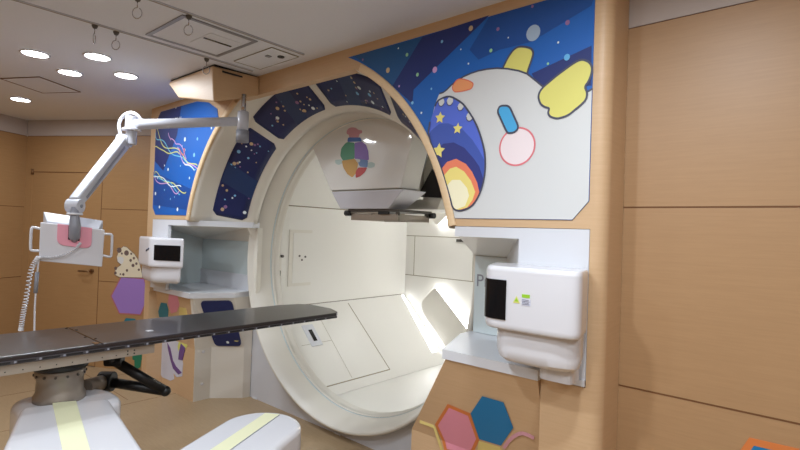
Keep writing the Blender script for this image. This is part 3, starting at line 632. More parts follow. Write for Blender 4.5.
# ============================================================ SENSOR BOXES
def sensor(plan, win, low, label, zwin, bracket=None):
    c = plan[0]; root = thing('sensor_box', label, 'sensor', (sum(p[0] for p in plan) / len(plan), 2.03, .96), 'white sensor boxes beside the arch')
    # plan: list front-left to right + back; rounded
    m = MB(); pr0 = rounded(plan, .05, 6)
    cx = sum(p[0] for p in plan) / len(plan); cy = 2.03
    def sc(pts, k, z): return [(cx + (p[0] - cx) * k, cy + (p[1] - cy) * k, z) for p in pts]
    m.loft([sc(pr0, .955, 1.155), sc(pr0, .985, 1.163), sc(pr0, 1, 1.18), sc(pr0, 1, 1.385), sc(pr0, .985, 1.398), sc(pr0, .955, 1.405)], 'whitebox', smooth=False)
    m.build('housing', root, bevel=.004)
    m = MB(); pl_ = rounded(low, .06, 6); m.loft([[(p[0], p[1], z) for p in sc(pl_, k, z)] for k, z in ((.86, 1.02), (.95, 1.035), (1, 1.07), (1, 1.156))], 'whitebox'); m.build('lower_housing', root, bevel=.003)
    if bracket: m = MB(); m.prism(rounded(bracket, .03, 4), 'z', .962, 1.021, 'whitebox'); m.build('bracket', root)
    # window wrapping along the given plan polyline
    m = MB(); w = win; n = len(w)
    def out(i, d):
        a = Vector(w[max(i - 1, 0)]); b = Vector(w[min(i + 1, n - 1)]); t = (b - a).normalized(); nn = Vector((t.y, -t.x))
        if nn.dot(Vector(w[i]) - Vector((cx, 2.2))) < 0: nn = -nn
        return Vector(w[i]) + nn * d
    R = []
    for d in (.001, .005):
        R.append([(out(i, d).x, out(i, d).y, zwin[0]) for i in range(n)] + [(out(i, d).x, out(i, d).y, zwin[1]) for i in range(n - 1, -1, -1)])
    rr = R
    L = len(R[0]); v = R[0] + R[1]; f = []
    for i in range(n - 1):
        f.append((L + i, L + i + 1, L + L - 2 - i, L + L - 1 - i)); f.append((i, L - 1 - i, L - 2 - i, i + 1))
    for i in range(L): f.append((i, (i + 1) % L, L + (i + 1) % L, L + i))
    m.add(v, f, 'black'); m.build('window', root, bevel=.0015)
    # lens gear glimpsed behind the window
    return root
def outline_between(plan, a, b):  # part of the rounded plan whose index fraction is between a and b
    p = rounded(plan, .05, 6); return p
planR = [(-.752, 2.03), (-.695, 1.80), (-.80, 1.785), (-1.085, 1.785), (-1.19, 2.03)]
rp = rounded(planR, .05, 6)
lowR = [(-.762, 2.03), (-.715, 1.86), (-.80, 1.825), (-1.05, 1.825), (-1.14, 2.03)]
R_ = sensor(planR, [(-.985, 1.785), (-1.02, 1.785), (-1.052, 1.786), (-1.075, 1.795), (-1.092, 1.81), (-1.105, 1.833), (-1.13, 1.888), (-1.15, 1.935)], lowR, 'white sensor box with black window, right of the arch beside the wooden column', (1.195, 1.352), [(-.775, 2.03), (-.765, 1.91), (-.90, 1.91), (-.93, 2.03)])
m = MB(); yy = 1.7835
m.add([(-.955, yy, 1.268), (-.925, yy, 1.268), (-.940, yy, 1.296)], [(0, 1, 2)], 'd_y'); m.add([(-.948, yy - .0006, 1.274), (-.932, yy - .0006, 1.274), (-.940, yy - .0006, 1.288)], [(0, 1, 2)], 'lblgreen')
m.box((-.918, yy, 1.292), (-.885, yy + .002, 1.305), 'lblgreen'); m.box((-.918, yy, 1.262), (-.882, yy + .002, 1.288), 'palegrey')
for k in range(4): m.box((-.916, yy - .0006, 1.266 + k * .0055), (-.885 - .004 * (k % 2), yy, 1.268 + k * .0055), 'p_line')
o = m.build('warning_label', R_); o['label'] = 'small yellow-green warning label'
planL = [(-4.13, 2.03), (-4.40, 1.85), (-4.79, 1.91), (-4.79, 2.03)]
lowL = [(-4.16, 2.03), (-4.41, 1.88), (-4.76, 1.93), (-4.76, 2.03)]
tL = lambda t: (-4.13 - .27 * t, 2.03 - .18 * t)
L_ = sensor(planL, [tL(.14), tL(.3), tL(.5), tL(.7), tL(.80), (-4.358, 1.882), (-4.376, 1.874), (-4.395, 1.868)], lowL, 'white sensor box with black window, left of the arch above the purple hexagon', (1.215, 1.345))
m = MB()
for k in range(3): m.tube([(-4.50 + k * .03, 1.862 - k * .004, 1.285 + .008 * k), (-4.485 + k * .03, 1.860 - k * .004, 1.30 + .008 * k)], .004, 'p_line', 6)
m.build('mark', L_)

# ============================================================ GANTRY DRUM
g = thing('gantry_drum', 'cream hollow gantry drum with flat lining panels behind the round arch opening', 'gantry', (CX, 2.6, 0))
m = MB(); m.lathe([(1.17, 2.66), (1.19, 2.62), (1.198, 2.53), (1.193, 2.512), (1.180, 2.505), (1.168, 2.510), (1.118, 2.70), (1.118, 2.715), (1.108, 2.718), (1.108, 2.735), (1.118, 2.738), (1.10, 2.76), (1.10, 2.79)], 'cream', (CX, 0, CZ), 'y', 128)
m.build('front_ring', g)
m = MB(); m.lathe([(1.1175, 2.70), (1.1150, 2.70), (1.1150, 2.712), (1.1175, 2.712)], 'glass', (CX, 0, CZ), 'y', 128); m.build('groove_strip', g)
YB = 4.65; A = 1.16; h8 = A * math.tan(PI / 8)
oct_ = [(CX - A, CZ - h8), (CX - A, CZ + h8), (CX - h8, CZ + A), (CX + h8, CZ + A), (CX + A, CZ + h8), (CX + A, CZ - h8), (CX + h8, CZ - A), (CX - h8, CZ - A)]
names = ['lining_panel'] * 8
for i in range(8):
    a = oct_[i]; b = oct_[(i + 1) % 8]; d = Vector((b[0] - a[0], b[1] - a[1])); n = Vector((d.y, -d.x)).normalized()
    if n.dot(Vector((CX, CZ)) - Vector(a)) > 0: n = -n
    m = MB(); o3 = Vector((a[0], 2.755, a[1])); D = Vector((d.x, 0, d.y)); N3 = Vector((n.x, 0, n.y))
    m.frame(o3 + D * .0015, D * .997, (0, YB - 2.755, 0), N3 * .05, 'cream_in')
    m.build('lining_panel', g)
# washer joining ring and lining
m = MB(); m.lathe([(1.10, 2.79), (1.30, 2.79), (1.30, 2.74)], 'cream', (CX, 0, CZ), 'y', 64); m.build('collar', g)
# lining joints, hatches
def onface(i, s, y, off=.001):  # s 0..1 along facet i
    a = Vector(oct_[i]); b = Vector(oct_[(i + 1) % 8]); d = b - a; n = Vector((d.y, -d.x)).normalized()
    if n.dot(Vector((CX, CZ)) - a) < 0: n = -n
    p = a + d * s + n * off; return Vector((p.x, y, p.y))
m = MB()
def joint(i, s0, y0, s1, y1, w=.005, mt='cream_d'):
    a = onface(i, s0, y0); b = onface(i, s1, y1); d = (b - a).normalized(); nn = (onface(i, s0, y0, .01) - a).normalized(); sd = d.cross(nn).normalized() * w / 2
    m.loft([[a + sd - nn * .0015, b + sd - nn * .0015, b - sd - nn * .0015, a - sd - nn * .0015], [a + sd, b + sd, b - sd, a - sd]], mt)
# facet 7 is lower left (from bottom-left corner to left side)
joint(7, .96, 3.70, .10, 3.74, .010); joint(7, .10, 3.74, .10, 2.86, .010); joint(7, .97, 3.24, .12, 3.24, .003); joint(7, .55, 3.24, .55, 2.88, .003)
joint(0, .995, 2.80, .995, 4.6, .008); joint(0, .005, 2.80, .005, 4.6, .004)
m.build('lining_joint', g)
m = MB()
def plate(i, s0, y0, s1, y1, th, mt):
    c = [onface(i, s0, y0, 0), onface(i, s1, y0, 0), onface(i, s1, y1, 0), onface(i, s0, y1, 0)]; t = [onface(i, s0, y0, th), onface(i, s1, y0, th), onface(i, s1, y1, th), onface(i, s0, y1, th)]
    m.loft([c, t], mt)
plate(0, .20, 2.93, .76, 3.20, .010, 'cream'); plate(0, .23, 2.975, .73, 3.20, .013, 'cream_in')
m.build('access_hatch', g)
for s, y in ((.50, 3.05), (.46, 3.08), (.49, 3.12)): m = MB(); m.tube([onface(0, s, y, .012), onface(0, s, y, .018)], .010, 'snout', 10); m.build('socket', g)
m = MB(); plate(7, .52, 2.985, .76, 3.11, .008, 'white'); o = m.build('switch_plate', g)
m = MB(); plate(7, .57, 3.03, .70, 3.07, .012, 'black'); m.build('switch', o)
m = MB(); plate(7, .05, 2.80, .085, 2.86, .015, 'snout'); m.build('latch', g)
m = MB(); plate(0, .26, 2.795, .50, 2.85, .006, 'cream'); m2 = m
o = m.build('control_plate', g)
m = MB(); plate(0, .31, 2.805, .36, 2.84, .012, 'black'); m.build('switch', o)
for y in (2.805, 2.85): m = MB(); m.tube([onface(0, .50, y, .0), onface(0, .50, y, .025)], .013, 'snout', 12); m.build('toggle', o)
m = MB(); m.tube([onface(0, .46, 2.795, .012), onface(0, .60, 2.795, .012)], .004, 'snout', 6); m.build('lever', o)
# white plinth plate under the ring
m = MB(); am = 90 + math.degrees(math.asin((CZ - .93) / 1.17))
pts = [(-3.99, 0), (-3.99, .93)] + [p for p in arc(1.17, -am, -(360 - am), 50)] + [(-1.55, .93), (-1.55, 0)]
pts = [(-3.99, 0), (-3.99, .93)] + arc(1.17, -am, -180, 24) + arc(1.17, 180, am, 24)[1:] + [(-1.55, .93), (-1.55, 0)]
m.prism(pts, 'y', 2.60, 2.64, 'base'); m.build('plinth', g)
for x in (-3.93, -2.84): m = MB(); m.box((x, 2.592, 0), (x + .07, 2.60, .012), 'white'); m.build('foot_tab', g)

# end wall of the drum with niches
w = thing('drum_end_wall', 'cream end wall inside the drum with flat door panels and slanted lit niches', 'panel wall', (CX, YB, CZ))
m = MB(); R8 = A + .05; k = R8 / A
m.prism([(CX + (p[0] - CX) * k, CZ + (p[1] - CZ) * k) for p in oct_], 'y', YB, YB + .05, 'cream_in'); m.build('wall_plate', w)
m = MB()
for z in (1.015, 1.482): m.box((CX - A, YB - .0015, z - .004), (CX + A, YB + .001, z + .004), 'cream_d')
for x in (-3.80, -2.98): m.box((x - .004, YB - .0015, 1.015), (x + .004, YB + .001, 1.482), 'cream_d')
m.build('panel_joint', w)
m = MB(); m.box((-3.20, YB - .012, 1.435), (-3.07, YB, 1.465), 'snout'); m.build('grip', w)
ni = [(-3.467, .945), (-3.662, .735), (-3.627, .603), (-3.28, .28), (-2.90, .28), (-2.90, .46)]
ni = [(-3.435, .915), (-3.625, .725), (-3.60, .60), (-3.23, .24), (-2.93, .24), (-2.83, .36)]
def niche(tr):
    P = [tr(p) for p in rounded(ni, [.04, .05, .05, .03, .03, .03], 3)]
    m = MB(); m.prism(P, 'y', YB - .065, YB - .05, 'cream'); o = m.build('niche_cover', w, bevel=.004)
    a, b = Vector(ni[0]), Vector(ni[5]); d = (b - a).normalized(); n = Vector((-d.y, d.x))
    if n.dot(Vector((CX, CZ)) - a) < 0: n = -n
    q = [a - n * .03 + d * .03, a - n * .005 + d * .02, b - n * .005, b - n * .03]
    m = MB(); m.prism([tr(tuple(p)) for p in q], 'y', YB - .045, YB - .03, 'led2'); m.build('light_strip', w)
niche(lambda p: p); niche(lambda p: (2 * CX - p[0], p[1])); niche(lambda p: (p[0], 2 * CZ - p[1])); niche(lambda p: (2 * CX - p[0], 2 * CZ - p[1]))

m = MB(); sfa, sfb = .16, .985  # glowing patch shaped as the niche light's streak on the facet, no lamp
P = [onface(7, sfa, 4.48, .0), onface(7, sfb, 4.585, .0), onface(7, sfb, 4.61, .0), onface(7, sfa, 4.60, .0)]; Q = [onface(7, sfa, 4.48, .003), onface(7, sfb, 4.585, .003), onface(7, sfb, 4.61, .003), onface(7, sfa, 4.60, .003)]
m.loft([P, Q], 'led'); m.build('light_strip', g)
# ============================================================ BEAM HEAD (nozzle)
nz = thing('beam_nozzle', 'large glossy cream beam nozzle hanging at the top of the drum, with a coloured emblem', 'nozzle', (CX, 3.0, 1.70))
m = MB(); fp = rounded([(-3.125, 1.838), (-3.415, 2.27), (-3.37, 2.415), (-2.28, 2.415), (-2.255, 2.27), (-2.370, 1.838)], [.01, .05, .05, .05, .12, .01], 4)
def scp(pts, k): c = (-2.76, 2.15); return [(c[0] + (p[0] - c[0]) * k, c[1] + (p[1] - c[1]) * k) for p in pts]
m.loft([[(p[0], y, p[1]) for p in scp(fp, k)] for k, y in ((.975, 2.72), (.99, 2.724), (1, 2.736), (1, 2.92))], 'nozzle'); m.build('cover', nz, bevel=.004)
m = MB(); m.box((-3.15, 2.925, 1.86), (-2.55, 4.0, 2.40), 'cream'); m.build('housing_neck', nz, bevel=.01)
m = MB(); m.prism([(p[0], p[1]) for p in [(-3.12, 1.838), (-2.39, 1.838), (-2.39, 1.828), (-3.12, 1.828)]], 'y', 2.735, 2.95, 'cream_d'); m.build('shadow_gap', nz)
m = MB(); m.loft([[(-3.105, 2.712, 1.830), (-2.335, 2.712, 1.830), (-2.335, 2.98, 1.830), (-3.105, 2.98, 1.830)], [(-3.015, 2.735, 1.692), (-2.50, 2.735, 1.692), (-2.50, 2.93, 1.692), (-3.015, 2.93, 1.692)]], 'nozzle_w'); m.build('lower_cone', nz, bevel=.006)
# applicator frame
m = MB()
m.box((-2.95, 2.76, 1.672), (-2.42, 3.16, 1.692), 'snout'); m.box((-2.93, 2.775, 1.606), (-2.44, 2.80, 1.655), 'steel'); m.box((-2.93, 3.13, 1.606), (-2.44, 3.155, 1.655), 'steel')
m.box((-2.93, 2.80, 1.606), (-2.90, 3.13, 1.655), 'steel'); m.box((-2.47, 2.80, 1.606), (-2.44, 3.13, 1.655), 'steel')
for x, y in ((-2.93, 2.79), (-2.70, 2.79), (-2.45, 2.79), (-2.45, 3.13), (-2.93, 3.13)): m.tube([(x, y, 1.645), (x, y, 1.68)], .016, 'snout', 10)
m.build('applicator_frame', nz, bevel=.002)
for x, y in ((-2.955, 2.77), (-2.43, 3.17)): m = MB(); m.tube([(x - .03, y, 1.66), (x + .03, y, 1.66)], .022, 'blackm', 12); m.build('knob', nz)
m = MB()
m.tube([(-2.92, 2.768, 1.664), (-2.62, 2.768, 1.664)], .008, 'steel', 8); m.box((-2.62, 2.758, 1.652), (-2.52, 2.778, 1.676), 'blackm')
m.build('clamp', nz)
# side unit with the dark slanted panel
m = MB()
m.prism([(-2.53, 1.79), (-2.32, 1.79), (-2.26, 2.20), (-2.53, 2.30)], 'y', 3.18, 3.9, 'cream')
m.loft([[(-2.82, 3.17, 1.79), (-2.34, 3.17, 1.79), (-2.34, 3.85, 1.79), (-2.82, 3.85, 1.79)], [(-2.80, 3.19, 1.71), (-2.39, 3.19, 1.71), (-2.39, 3.8, 1.71), (-2.80, 3.8, 1.71)]], 'cream')
m.build('side_unit', nz, bevel=.006)
m = MB(); m.prism([(-2.58, 1.815), (-2.345, 1.800), (-2.33, 1.93), (-2.44, 2.03)], 'y', 3.168, 3.18, 'carbon'); m.build('dark_panel', nz)
m = MB(); m.box((-2.54, 3.166, 1.822), (-2.50, 3.168, 1.829), 'steel'); m.build('panel_print', nz)
m = MB()
m.tube([(-2.33, 3.02, 2.30), (-2.37, 3.03, 2.17), (-2.43, 3.05, 2.02), (-2.52, 3.06, 1.90), (-2.56, 3.10, 1.82)], .008, 'armdark', 8); m.build('cable', nz)
# small black louvres beside the nozzle
for x in (-3.535, -3.485): m = MB(); m.prism([(x, 2.215), (x + .032, 2.205), (x + .024, 2.265)], 'y', 2.80, 2.83, 'blackm'); m.build('louvre', nz)
em = MB(); y = 2.7195
for i, (k, c, sm) in enumerate((('e_l', 'e_pale', 2), ('e_r', 'e_pale', 2), ('e_green', 'e_green', 1), ('e_purp', 'e_purp', 1), ('e_blue', 'e_blue', 1), ('e_gold', 'e_gold', 2), ('e_red', 'e_red', 1), ('e_white', 'p_white', 1), ('e_pink', 'e_pink', 1), ('e_band', 'e_band', 1))):
    pts = rounded(TR[k], .012, 3); em.add([(p[0], y - .0003 * i, p[1]) for p in pts], [list(range(len(pts)))], c)
o = em.build('emblem', nz); o['label'] = 'coloured cartoon emblem with a pink cap shape'

# ============================================================ CEILING
def ztile(name, pts, mt, label, cat, z0=H - .004, frame=None):
    m = MB(); m.prism(pts, 'z', z0, H + .002, mt); return m
def hatch(quad, label, bead, bmt, slot=False, name='ceiling_hatch'):
    c = (sum(p[0] for p in quad) / 4, sum(p[1] for p in quad) / 4); t = thing(name, label, 'ceiling hatch', (c[0], c[1], H - .006))
    q = [(c[0] + (p[0] - c[0]) * (1 - bead), c[1] + (p[1] - c[1]) * (1 - bead)) for p in quad]
    m = MB()
    for i in range(4):
        j = (i + 1) % 4; m.loft([[(*quad[i], H - .0005), (*quad[j], H - .0005), (*q[j], H - .0005), (*q[i], H - .0005)], [(*quad[i], H - .006), (*quad[j], H - .006), (*q[j], H - .006), (*q[i], H - .006)]], bmt)
    m.build('rim', t); m = MB(); m.prism(q, 'z', H - .003, H - .0005, 'ceil'); m.build('cover', t)
    return t
t = hatch([(-3.00, 1.19), (-2.555, 1.19), (-2.555, 1.635), (-3.00, 1.635)], 'square ceiling hatch with broad grey rim and a dark slot, between the two rails', .10, 'grey_strip')
m = MB(); m.box((-2.90, 1.40, H - .006), (-2.66, 1.60, H - .0025), 'ceil'); m.build('plate', t)
m = MB(); m.box((-2.76, 1.41, H - .009), (-2.745, 1.58, H - .005), 'black'); m.build('slot', t)
hatch([(-4.888, .886), (-4.56, 1.06), (-4.79, 1.405), (-5.12, 1.22)], 'plain square ceiling hatch with thin brown joint beside the leftmost downlight', .03, 'seam')
t = hatch([(-2.99, 1.74), (-2.57, 1.74), (-2.57, 1.94), (-2.99, 1.94)], 'plain ceiling access panel with small black hole, nearest the facade', .008, 'cream_d')
m = MB(); m.tube([(-2.66, 1.87, H - .008), (-2.66, 1.87, H - .002)], .022, 'blackm', 14); m.build('hole', t)
m = MB(); m.box((-2.73, 1.80, H - .009), (-2.70, 1.83, H - .002), 'grey_strip'); m.build('clip', t)
for x, y0, y1, lab in ((-3.066, -1.5, 1.93, 'long thin ceiling curtain rail passing left of the rimmed hatch'), (-2.51, -1.5, 1.93, 'thin ceiling curtain rail on the right of the rimmed hatch')):
    m = MB(); m.box((x - .009, y0, H - .007), (x + .009, y1, H), 'armgrey'); m.box((x - .004, y0, H - .0078), (x + .004, y1, H - .006), 'cream_d')
    tag(m.build('ceiling_rail', origin=(x, 0, H - .005)), lab, 'rail', 'ceiling rails')
def hook(x, y, label, ang):
    t = thing('ceiling_hook', label, 'hook', (x, y, H - .01), 'hooks on the ceiling rails')
    m = MB(); m.lathe([(0, -.016), (.010, -.014), (.016, .0), (.016, .004), (0, .004)], 'snout', (x, y, H - .01), 'z', 12); m.build('slider', t)
    m = MB(); c, s = math.cos(ang), math.sin(ang); pth = [(x, y, H - .02), (x, y, H - .055)]
    for k in range(13):
        a = PI / 2 + PI * 2 * k / 13; r = .022; pth.append((x + c * r * math.cos(a), y + s * r * math.cos(a), H - .080 + r * math.sin(a) * 1.2))
    m.tube(pth, .0025, 'chrome', 6); m.build('loop', t)
hook(-3.079, .957, 'small metal hook seen edge-on, left one on the long ceiling rail', 2.6)
hook(-3.085, 1.067, 'small metal loop hook on the long rail, right of the edge-on one', .8)
hook(-2.53, .962, 'small metal loop hook cut by the top edge of the photo', .8)
hook(-2.53, 1.212, 'small metal loop hook on the right rail beside the rimmed hatch', .8)
hook(-3.085, 1.605, 'small metal hook on the long rail just above the wooden ceiling housing', .8)
# downlights
lts = [(-3.945, .889, 'leftmost large downlight of the diamond of four, nearest the photo\'s left'), (-3.66, 1.16, 'upper right downlight of the diamond of four'), (-4.226, 1.166, 'lower left downlight of the diamond of four'), (-3.948, 1.443, 'rightmost downlight of the diamond of four, nearest the wooden housing'), (-5.574, 1.163, 'lone downlight near the left wall below the brown-edged hatch')]
proto = None
def downlight(x, y, label):
    t = thing('downlight', label, 'ceiling light', (x, y, H - .004), 'round ceiling downlights')
    m = MB(); m.lathe([(.078, .003), (.084, -.001), (.080, -.006), (.072, -.006), (.070, .003)], 'white', (x, y, H - .004), 'z', 28); m.build('ring', t)
    m = MB(); m.lathe([(0, -.003), (.070, -.003)], 'lamp', (x, y, H - .004), 'z', 28); m.build('lens', t)
    return t
for x, y, l in lts: downlight(x, y, l)
def area(x, y, z, e, size, col=(.85, .93, 1), rot=None, shape='DISK', sy=None, spread=180):
    L = bpy.data.lights.new('area', 'AREA'); L.energy = e; L.shape = shape; L.size = size; L.color = col; L.spread = math.radians(spread)
    if sy: L.size_y = sy
    o = bpy.data.objects.new('ceiling_lamp', L); COL.objects.link(o); o.location = (x, y, z)
    if rot: o.rotation_euler = rot
    return o
# ============================================================ CEILING HOUSING AND MONITOR ARM
t = thing('ceiling_housing', 'boat-shaped wooden housing hanging under the ceiling at the upper left of the facade', 'housing', (-3.5, 1.85, 2.45))
m = MB()
m.loft([[(-3.80, 1.69, 2.588), (-3.165, 1.69, 2.588), (-3.13, 2.028, 2.588), (-3.80, 2.028, 2.588)], [(-3.80, 1.69, 2.565), (-3.165, 1.69, 2.56), (-3.13, 2.028, 2.56), (-3.80, 2.028, 2.565)], [(-3.68, 1.71, 2.452), (-3.15, 1.70, 2.345), (-3.125, 2.028, 2.455), (-3.74, 2.028, 2.50)]], 'wood')
m.build('body', t, bevel=.05, seg=4)
m = MB(); m.box((-3.79, 1.70, 2.588), (-3.16, 2.025, 2.599), 'blackm'); m.build('top_gap', t)
m = MB(); m.box((-3.148, 1.75, 2.555), (-3.142, 1.90, 2.566), 'blackm'); m.build('vent_slot', t)

A0 = Vector((-3.115, 1.90, 2.25)); E0 = Vector((-3.775, 1.43, 2.215)); W0 = Vector((-3.45, 1.007, 1.615))
t = thing('monitor_arm', 'pale grey jointed ceiling arm reaching left from the wooden housing to the small monitor', 'monitor arm', (A0.x, A0.y, 2.44))
m = MB(); m.tube([(A0.x, A0.y, 2.435), (A0.x, A0.y, 2.28)], .016, 'chrome', 12); m.build('post', t)
m = MB(); m.tube([(A0.x, A0.y, 2.315), (A0.x, A0.y, 2.18)], .038, 'armgrey', 16); m.tube([(A0.x, A0.y, 2.185), (A0.x, A0.y, 2.105)], .043, 'armdark', 16); m.build('bracket', t)
m = MB(); m.tube([A0, A0.lerp(E0, .9), E0 + Vector((.02, .02, 0))], [.031, .036, .042], 'armgrey', 16); o = m.build('upper_arm', t)
m = MB(); L_ab = A0.lerp(E0, .82); m.box((L_ab.x - .03, L_ab.y - .055, L_ab.z - .008), (L_ab.x + .02, L_ab.y - .03, L_ab.z + .004), 'lblgreen'); 
m = MB(); m.tube([E0 + Vector((0, 0, .055)), E0 + Vector((0, 0, -.03))], .042, 'armgrey', 16); m.tube([E0 + Vector((0, 0, -.03)), E0 + Vector((0, 0, -.045))], .062, 'whitebox', 20); m.tube([E0 + Vector((0, 0, -.045)), E0 + Vector((0, 0, -.14))], .036, 'armgrey', 16); m.build('elbow', t, bevel=.003)
e2 = E0 + Vector((-.035, -.03, -.115)); d = (W0 - e2).normalized()
side = d.cross(Vector((0, 0, 1))).normalized(); upv = side.cross(d).normalized()
def armbox(m, a, b, w0, h0, w1, h1, mt):
    r = [[a + side * sx * w0 + upv * sz * h0 for sx, sz in ((-1, -1), (1, -1), (1, 1), (-1, 1))], [b + side * sx * w1 + upv * sz * h1 for sx, sz in ((-1, -1), (1, -1), (1, 1), (-1, 1))]]
    m.loft(r, mt)
m = MB(); armbox(m, e2, W0 + Vector((0, 0, .02)), .034, .046, .030, .036, 'armgrey'); m.build('lower_arm', t, bevel=.012)
m = MB(); s = side * .036; c = (e2 - W0)
for k in (-1, 1): m.loft([[e2 + d * .08 + side * k * .0345 + upv * .008, W0 - d * .08 + side * k * .031 + upv * .008, W0 - d * .08 + side * k * .031 - upv * .008, e2 + d * .08 + side * k * .0345 - upv * .008], [e2 + d * .08 + side * k * .037 + upv * .008, W0 - d * .08 + side * k * .034 + upv * .008, W0 - d * .08 + side * k * .034 - upv * .008, e2 + d * .08 + side * k * .037 - upv * .008]], 'armdark')
m.build('arm_groove', t)
m = MB(); m.tube([e2 - side * .04, e2 + side * .04], .047, 'armgrey', 18); m.tube([e2 - side * .045, e2 + side * .045], .012, 'armdark', 10); m.build('pivot', t, bevel=.003)
m = MB(); m.tube([W0 - side * .038, W0 + side * .038], .043, 'armgrey', 18)
m.tube([W0 - side * .043, W0 + side * .043], .012, 'armdark', 10); m.build('pivot', t, bevel=.003)
pth = [E0 + Vector((.05, .05, .03)), E0 + Vector((.03, .02, .075)), E0 + Vector((-.015, -.015, .09)), E0 + Vector((-.06, -.05, .05)), E0 + Vector((-.075, -.06, -.02)), e2 + Vector((-.02, -.015, .03))]
def smooth3(P, it=2):
    P = [Vector(p) for p in P]
    for _ in range(it):
        Q = [P[0]]
        for a, b in zip(P[:-1], P[1:]): Q += [a * .75 + b * .25, a * .25 + b * .75]
        Q.append(P[-1]); P = Q
    return P
m = MB(); m.tube(smooth3(pth), .011, 'whitebox', 8); m.build('cable_loop', t)
# monitor
MU = Vector((.28, .96, 0)).normalized(); MN = Vector((.96, -.28, 0)).normalized(); MC = Vector((-3.45, 1.007, 0))
def mp(s, z, off=0.0, roll=-.13):
    # small roll of the hanging screen
    p = MC + MU * s + MN * off; return Vector((p.x, p.y, z + roll * s))
ms = thing('hanging_monitor', 'small white monitor seen from behind, hanging on the ceiling arm at the left', 'monitor', (MC.x, MC.y, 1.25))
m = MB(); q = [(-.165, 1.266), (.152, 1.270), (.158, 1.498), (-.165, 1.490)]
m.loft([[mp(s, z, -.012) for s, z in q], [mp(s, z, .012) for s, z in q]], 'whitebox'); m.build('back_plate', ms, bevel=.005)
m = MB(); q2 = [(-.155, 1.29), (.150, 1.29), (.150, 1.552), (-.155, 1.552)]; q1 = [(-.135, 1.30), (.128, 1.30), (.128, 1.50), (-.135, 1.50)]
m.loft([[mp(s, z, -.016) for s, z in q1], [mp(s, z, -.07) for s, z in q2], [mp(s, z, -.085) for s, z in q2]], 'armgrey'); m.build('screen_shell', ms, bevel=.003)
m = MB(); m.loft([[mp(s, z, -.0855) for s, z in [(-.13, 1.32), (.12, 1.32), (.12, 1.53), (-.13, 1.53)]], [mp(s, z, -.0865) for s, z in [(-.13, 1.32), (.12, 1.32), (.12, 1.53), (-.13, 1.53)]]], 'black'); m.build('screen', ms)
m = MB(); pad = rounded([(-.082, 1.495), (-.082, 1.372), (.092, 1.372), (.092, 1.498)], [0, .04, .04, 0], 5)
m.loft([[mp(s, z, .0125) for s, z in pad], [mp(s, z, .021) for s, z in pad]], 'pinkpad'); m.build('pink_pad', ms, bevel=.002)
m = MB(); m.loft([[mp(s, z, .0215) for s, z in [(-.028, 1.492), (-.028, 1.41), (.03, 1.41), (.03, 1.492)]], [mp(s, z, .0225) for s, z in [(-.028, 1.492), (-.028, 1.41), (.03, 1.41), (.03, 1.492)]]], 'blackm'); m.build('socket', ms)
m = MB(); m.tube([mp(0, 1.605, .03), mp(0, 1.56, .035), mp(.004, 1.50, .045), mp(.004, 1.43, .045), mp(.004, 1.41, .02)], [.020, .024, .030, .030, .016], 'armdark', 14); m.tube([mp(0, 1.572, .033), mp(0, 1.560, .033)], .042, 'whitebox', 18); m.build('neck', ms)
for k, (s0, s1, za, zb) in enumerate(((-.155, -.207, 1.45, 1.325), (.148, .20, 1.47, 1.34))):
    m = MB(); P = smooth3([mp(s0, za, 0), mp(s1 * .97, za + .006, 0), mp(s1, za - .004, 0), mp(s1, zb + .004, 0), mp(s1 * .97, zb - .006, 0), mp(s0, zb, 0)], 1); m.tube(P, .0075, 'whitebox', 8); m.build('handle', ms)
# curly lead
def coil(P, r, turns, wire, mt, m):
    P = smooth3(P, 3); out = []; N = turns * 9; L = len(P) - 1
    for i in range(N + 1):
        f = i / N * L; k = min(int(f), L - 1); p = P[k].lerp(P[k + 1], f - k); tg = (P[k + 1] - P[k]).normalized()
        a = tg.cross(Vector((.3, .1, .95))).normalized(); b = tg.cross(a); an = 2 * PI * i / 9
        out.append(p + (a * math.cos(an) + b * math.sin(an)) * r)
    m.tube(out, wire, mt, 5)
ct = ms
m = MB(); coil([mp(.035, 1.40, .045), mp(.0, 1.345, .05), mp(-.08, 1.30, .04), mp(-.16, 1.288, .03)], .006, 26, .0028, 'whitebox', m); m.build('short_lead', ct)
m = MB(); coil([mp(-.165, 1.29, .03), mp(-.20, 1.22, .02), mp(-.215, 1.05, .0), mp(-.228, .95, 0), mp(-.235, .86, 0)], .011, 34, .0035, 'whitebox', m); m.build('long_lead', ct)
m = MB(); m.tube(smooth3([mp(-.163, 1.292, .02), mp(-.170, 1.20, .0), mp(-.175, 1.0, .0), mp(-.173, .93, 0), mp(-.172, .86, 0)]), .005, 'whitebox', 8); m.tube([mp(-.170, 1.20, .0), mp(-.174, 1.08, .0)], .011, 'armdark', 8); m.build('straight_lead', ct)

# ============================================================ COUCH
ch = thing('treatment_couch', 'long dark carbon treatment couch top pointing into the arch', 'couch', (-2.78, 1.0, .93))
plan = [(-3.04, -.6), (-2.535, -.6), (-2.535, 2.30), (-2.575, 2.345), (-2.70, 2.40), (-2.94, 2.40), (-3.0, 2.34), (-3.04, 2.20)]
m = MB(); m.loft([[(p[0] + (.012 if p[0] < -2.8 else -.012), p[1] - .01, .932) for p in plan], [(p[0], p[1], .945) for p in plan], [(p[0], p[1], .966) for p in plan], [(p[0] + (.006 if p[0] < -2.8 else -.006), p[1] - .005, .970) for p in plan]], 'carbon'); m.build('tabletop', ch, bevel=.002)
m = MB(); m.box((-2.5355, -.6, .936), (-2.528, 2.30, .950), 'carbon_e'); m.box((-3.047, -.6, .936), (-3.0395, 2.18, .950), 'carbon_e')
y = -.5
while y < 2.2:
    m.box((-2.528, y, .9385), (-2.5268, y + .008, .9475), 'armdark'); m.box((-2.528, y + .012, .939), (-2.5268, y + .075, .947), 'blackm'); y += .087
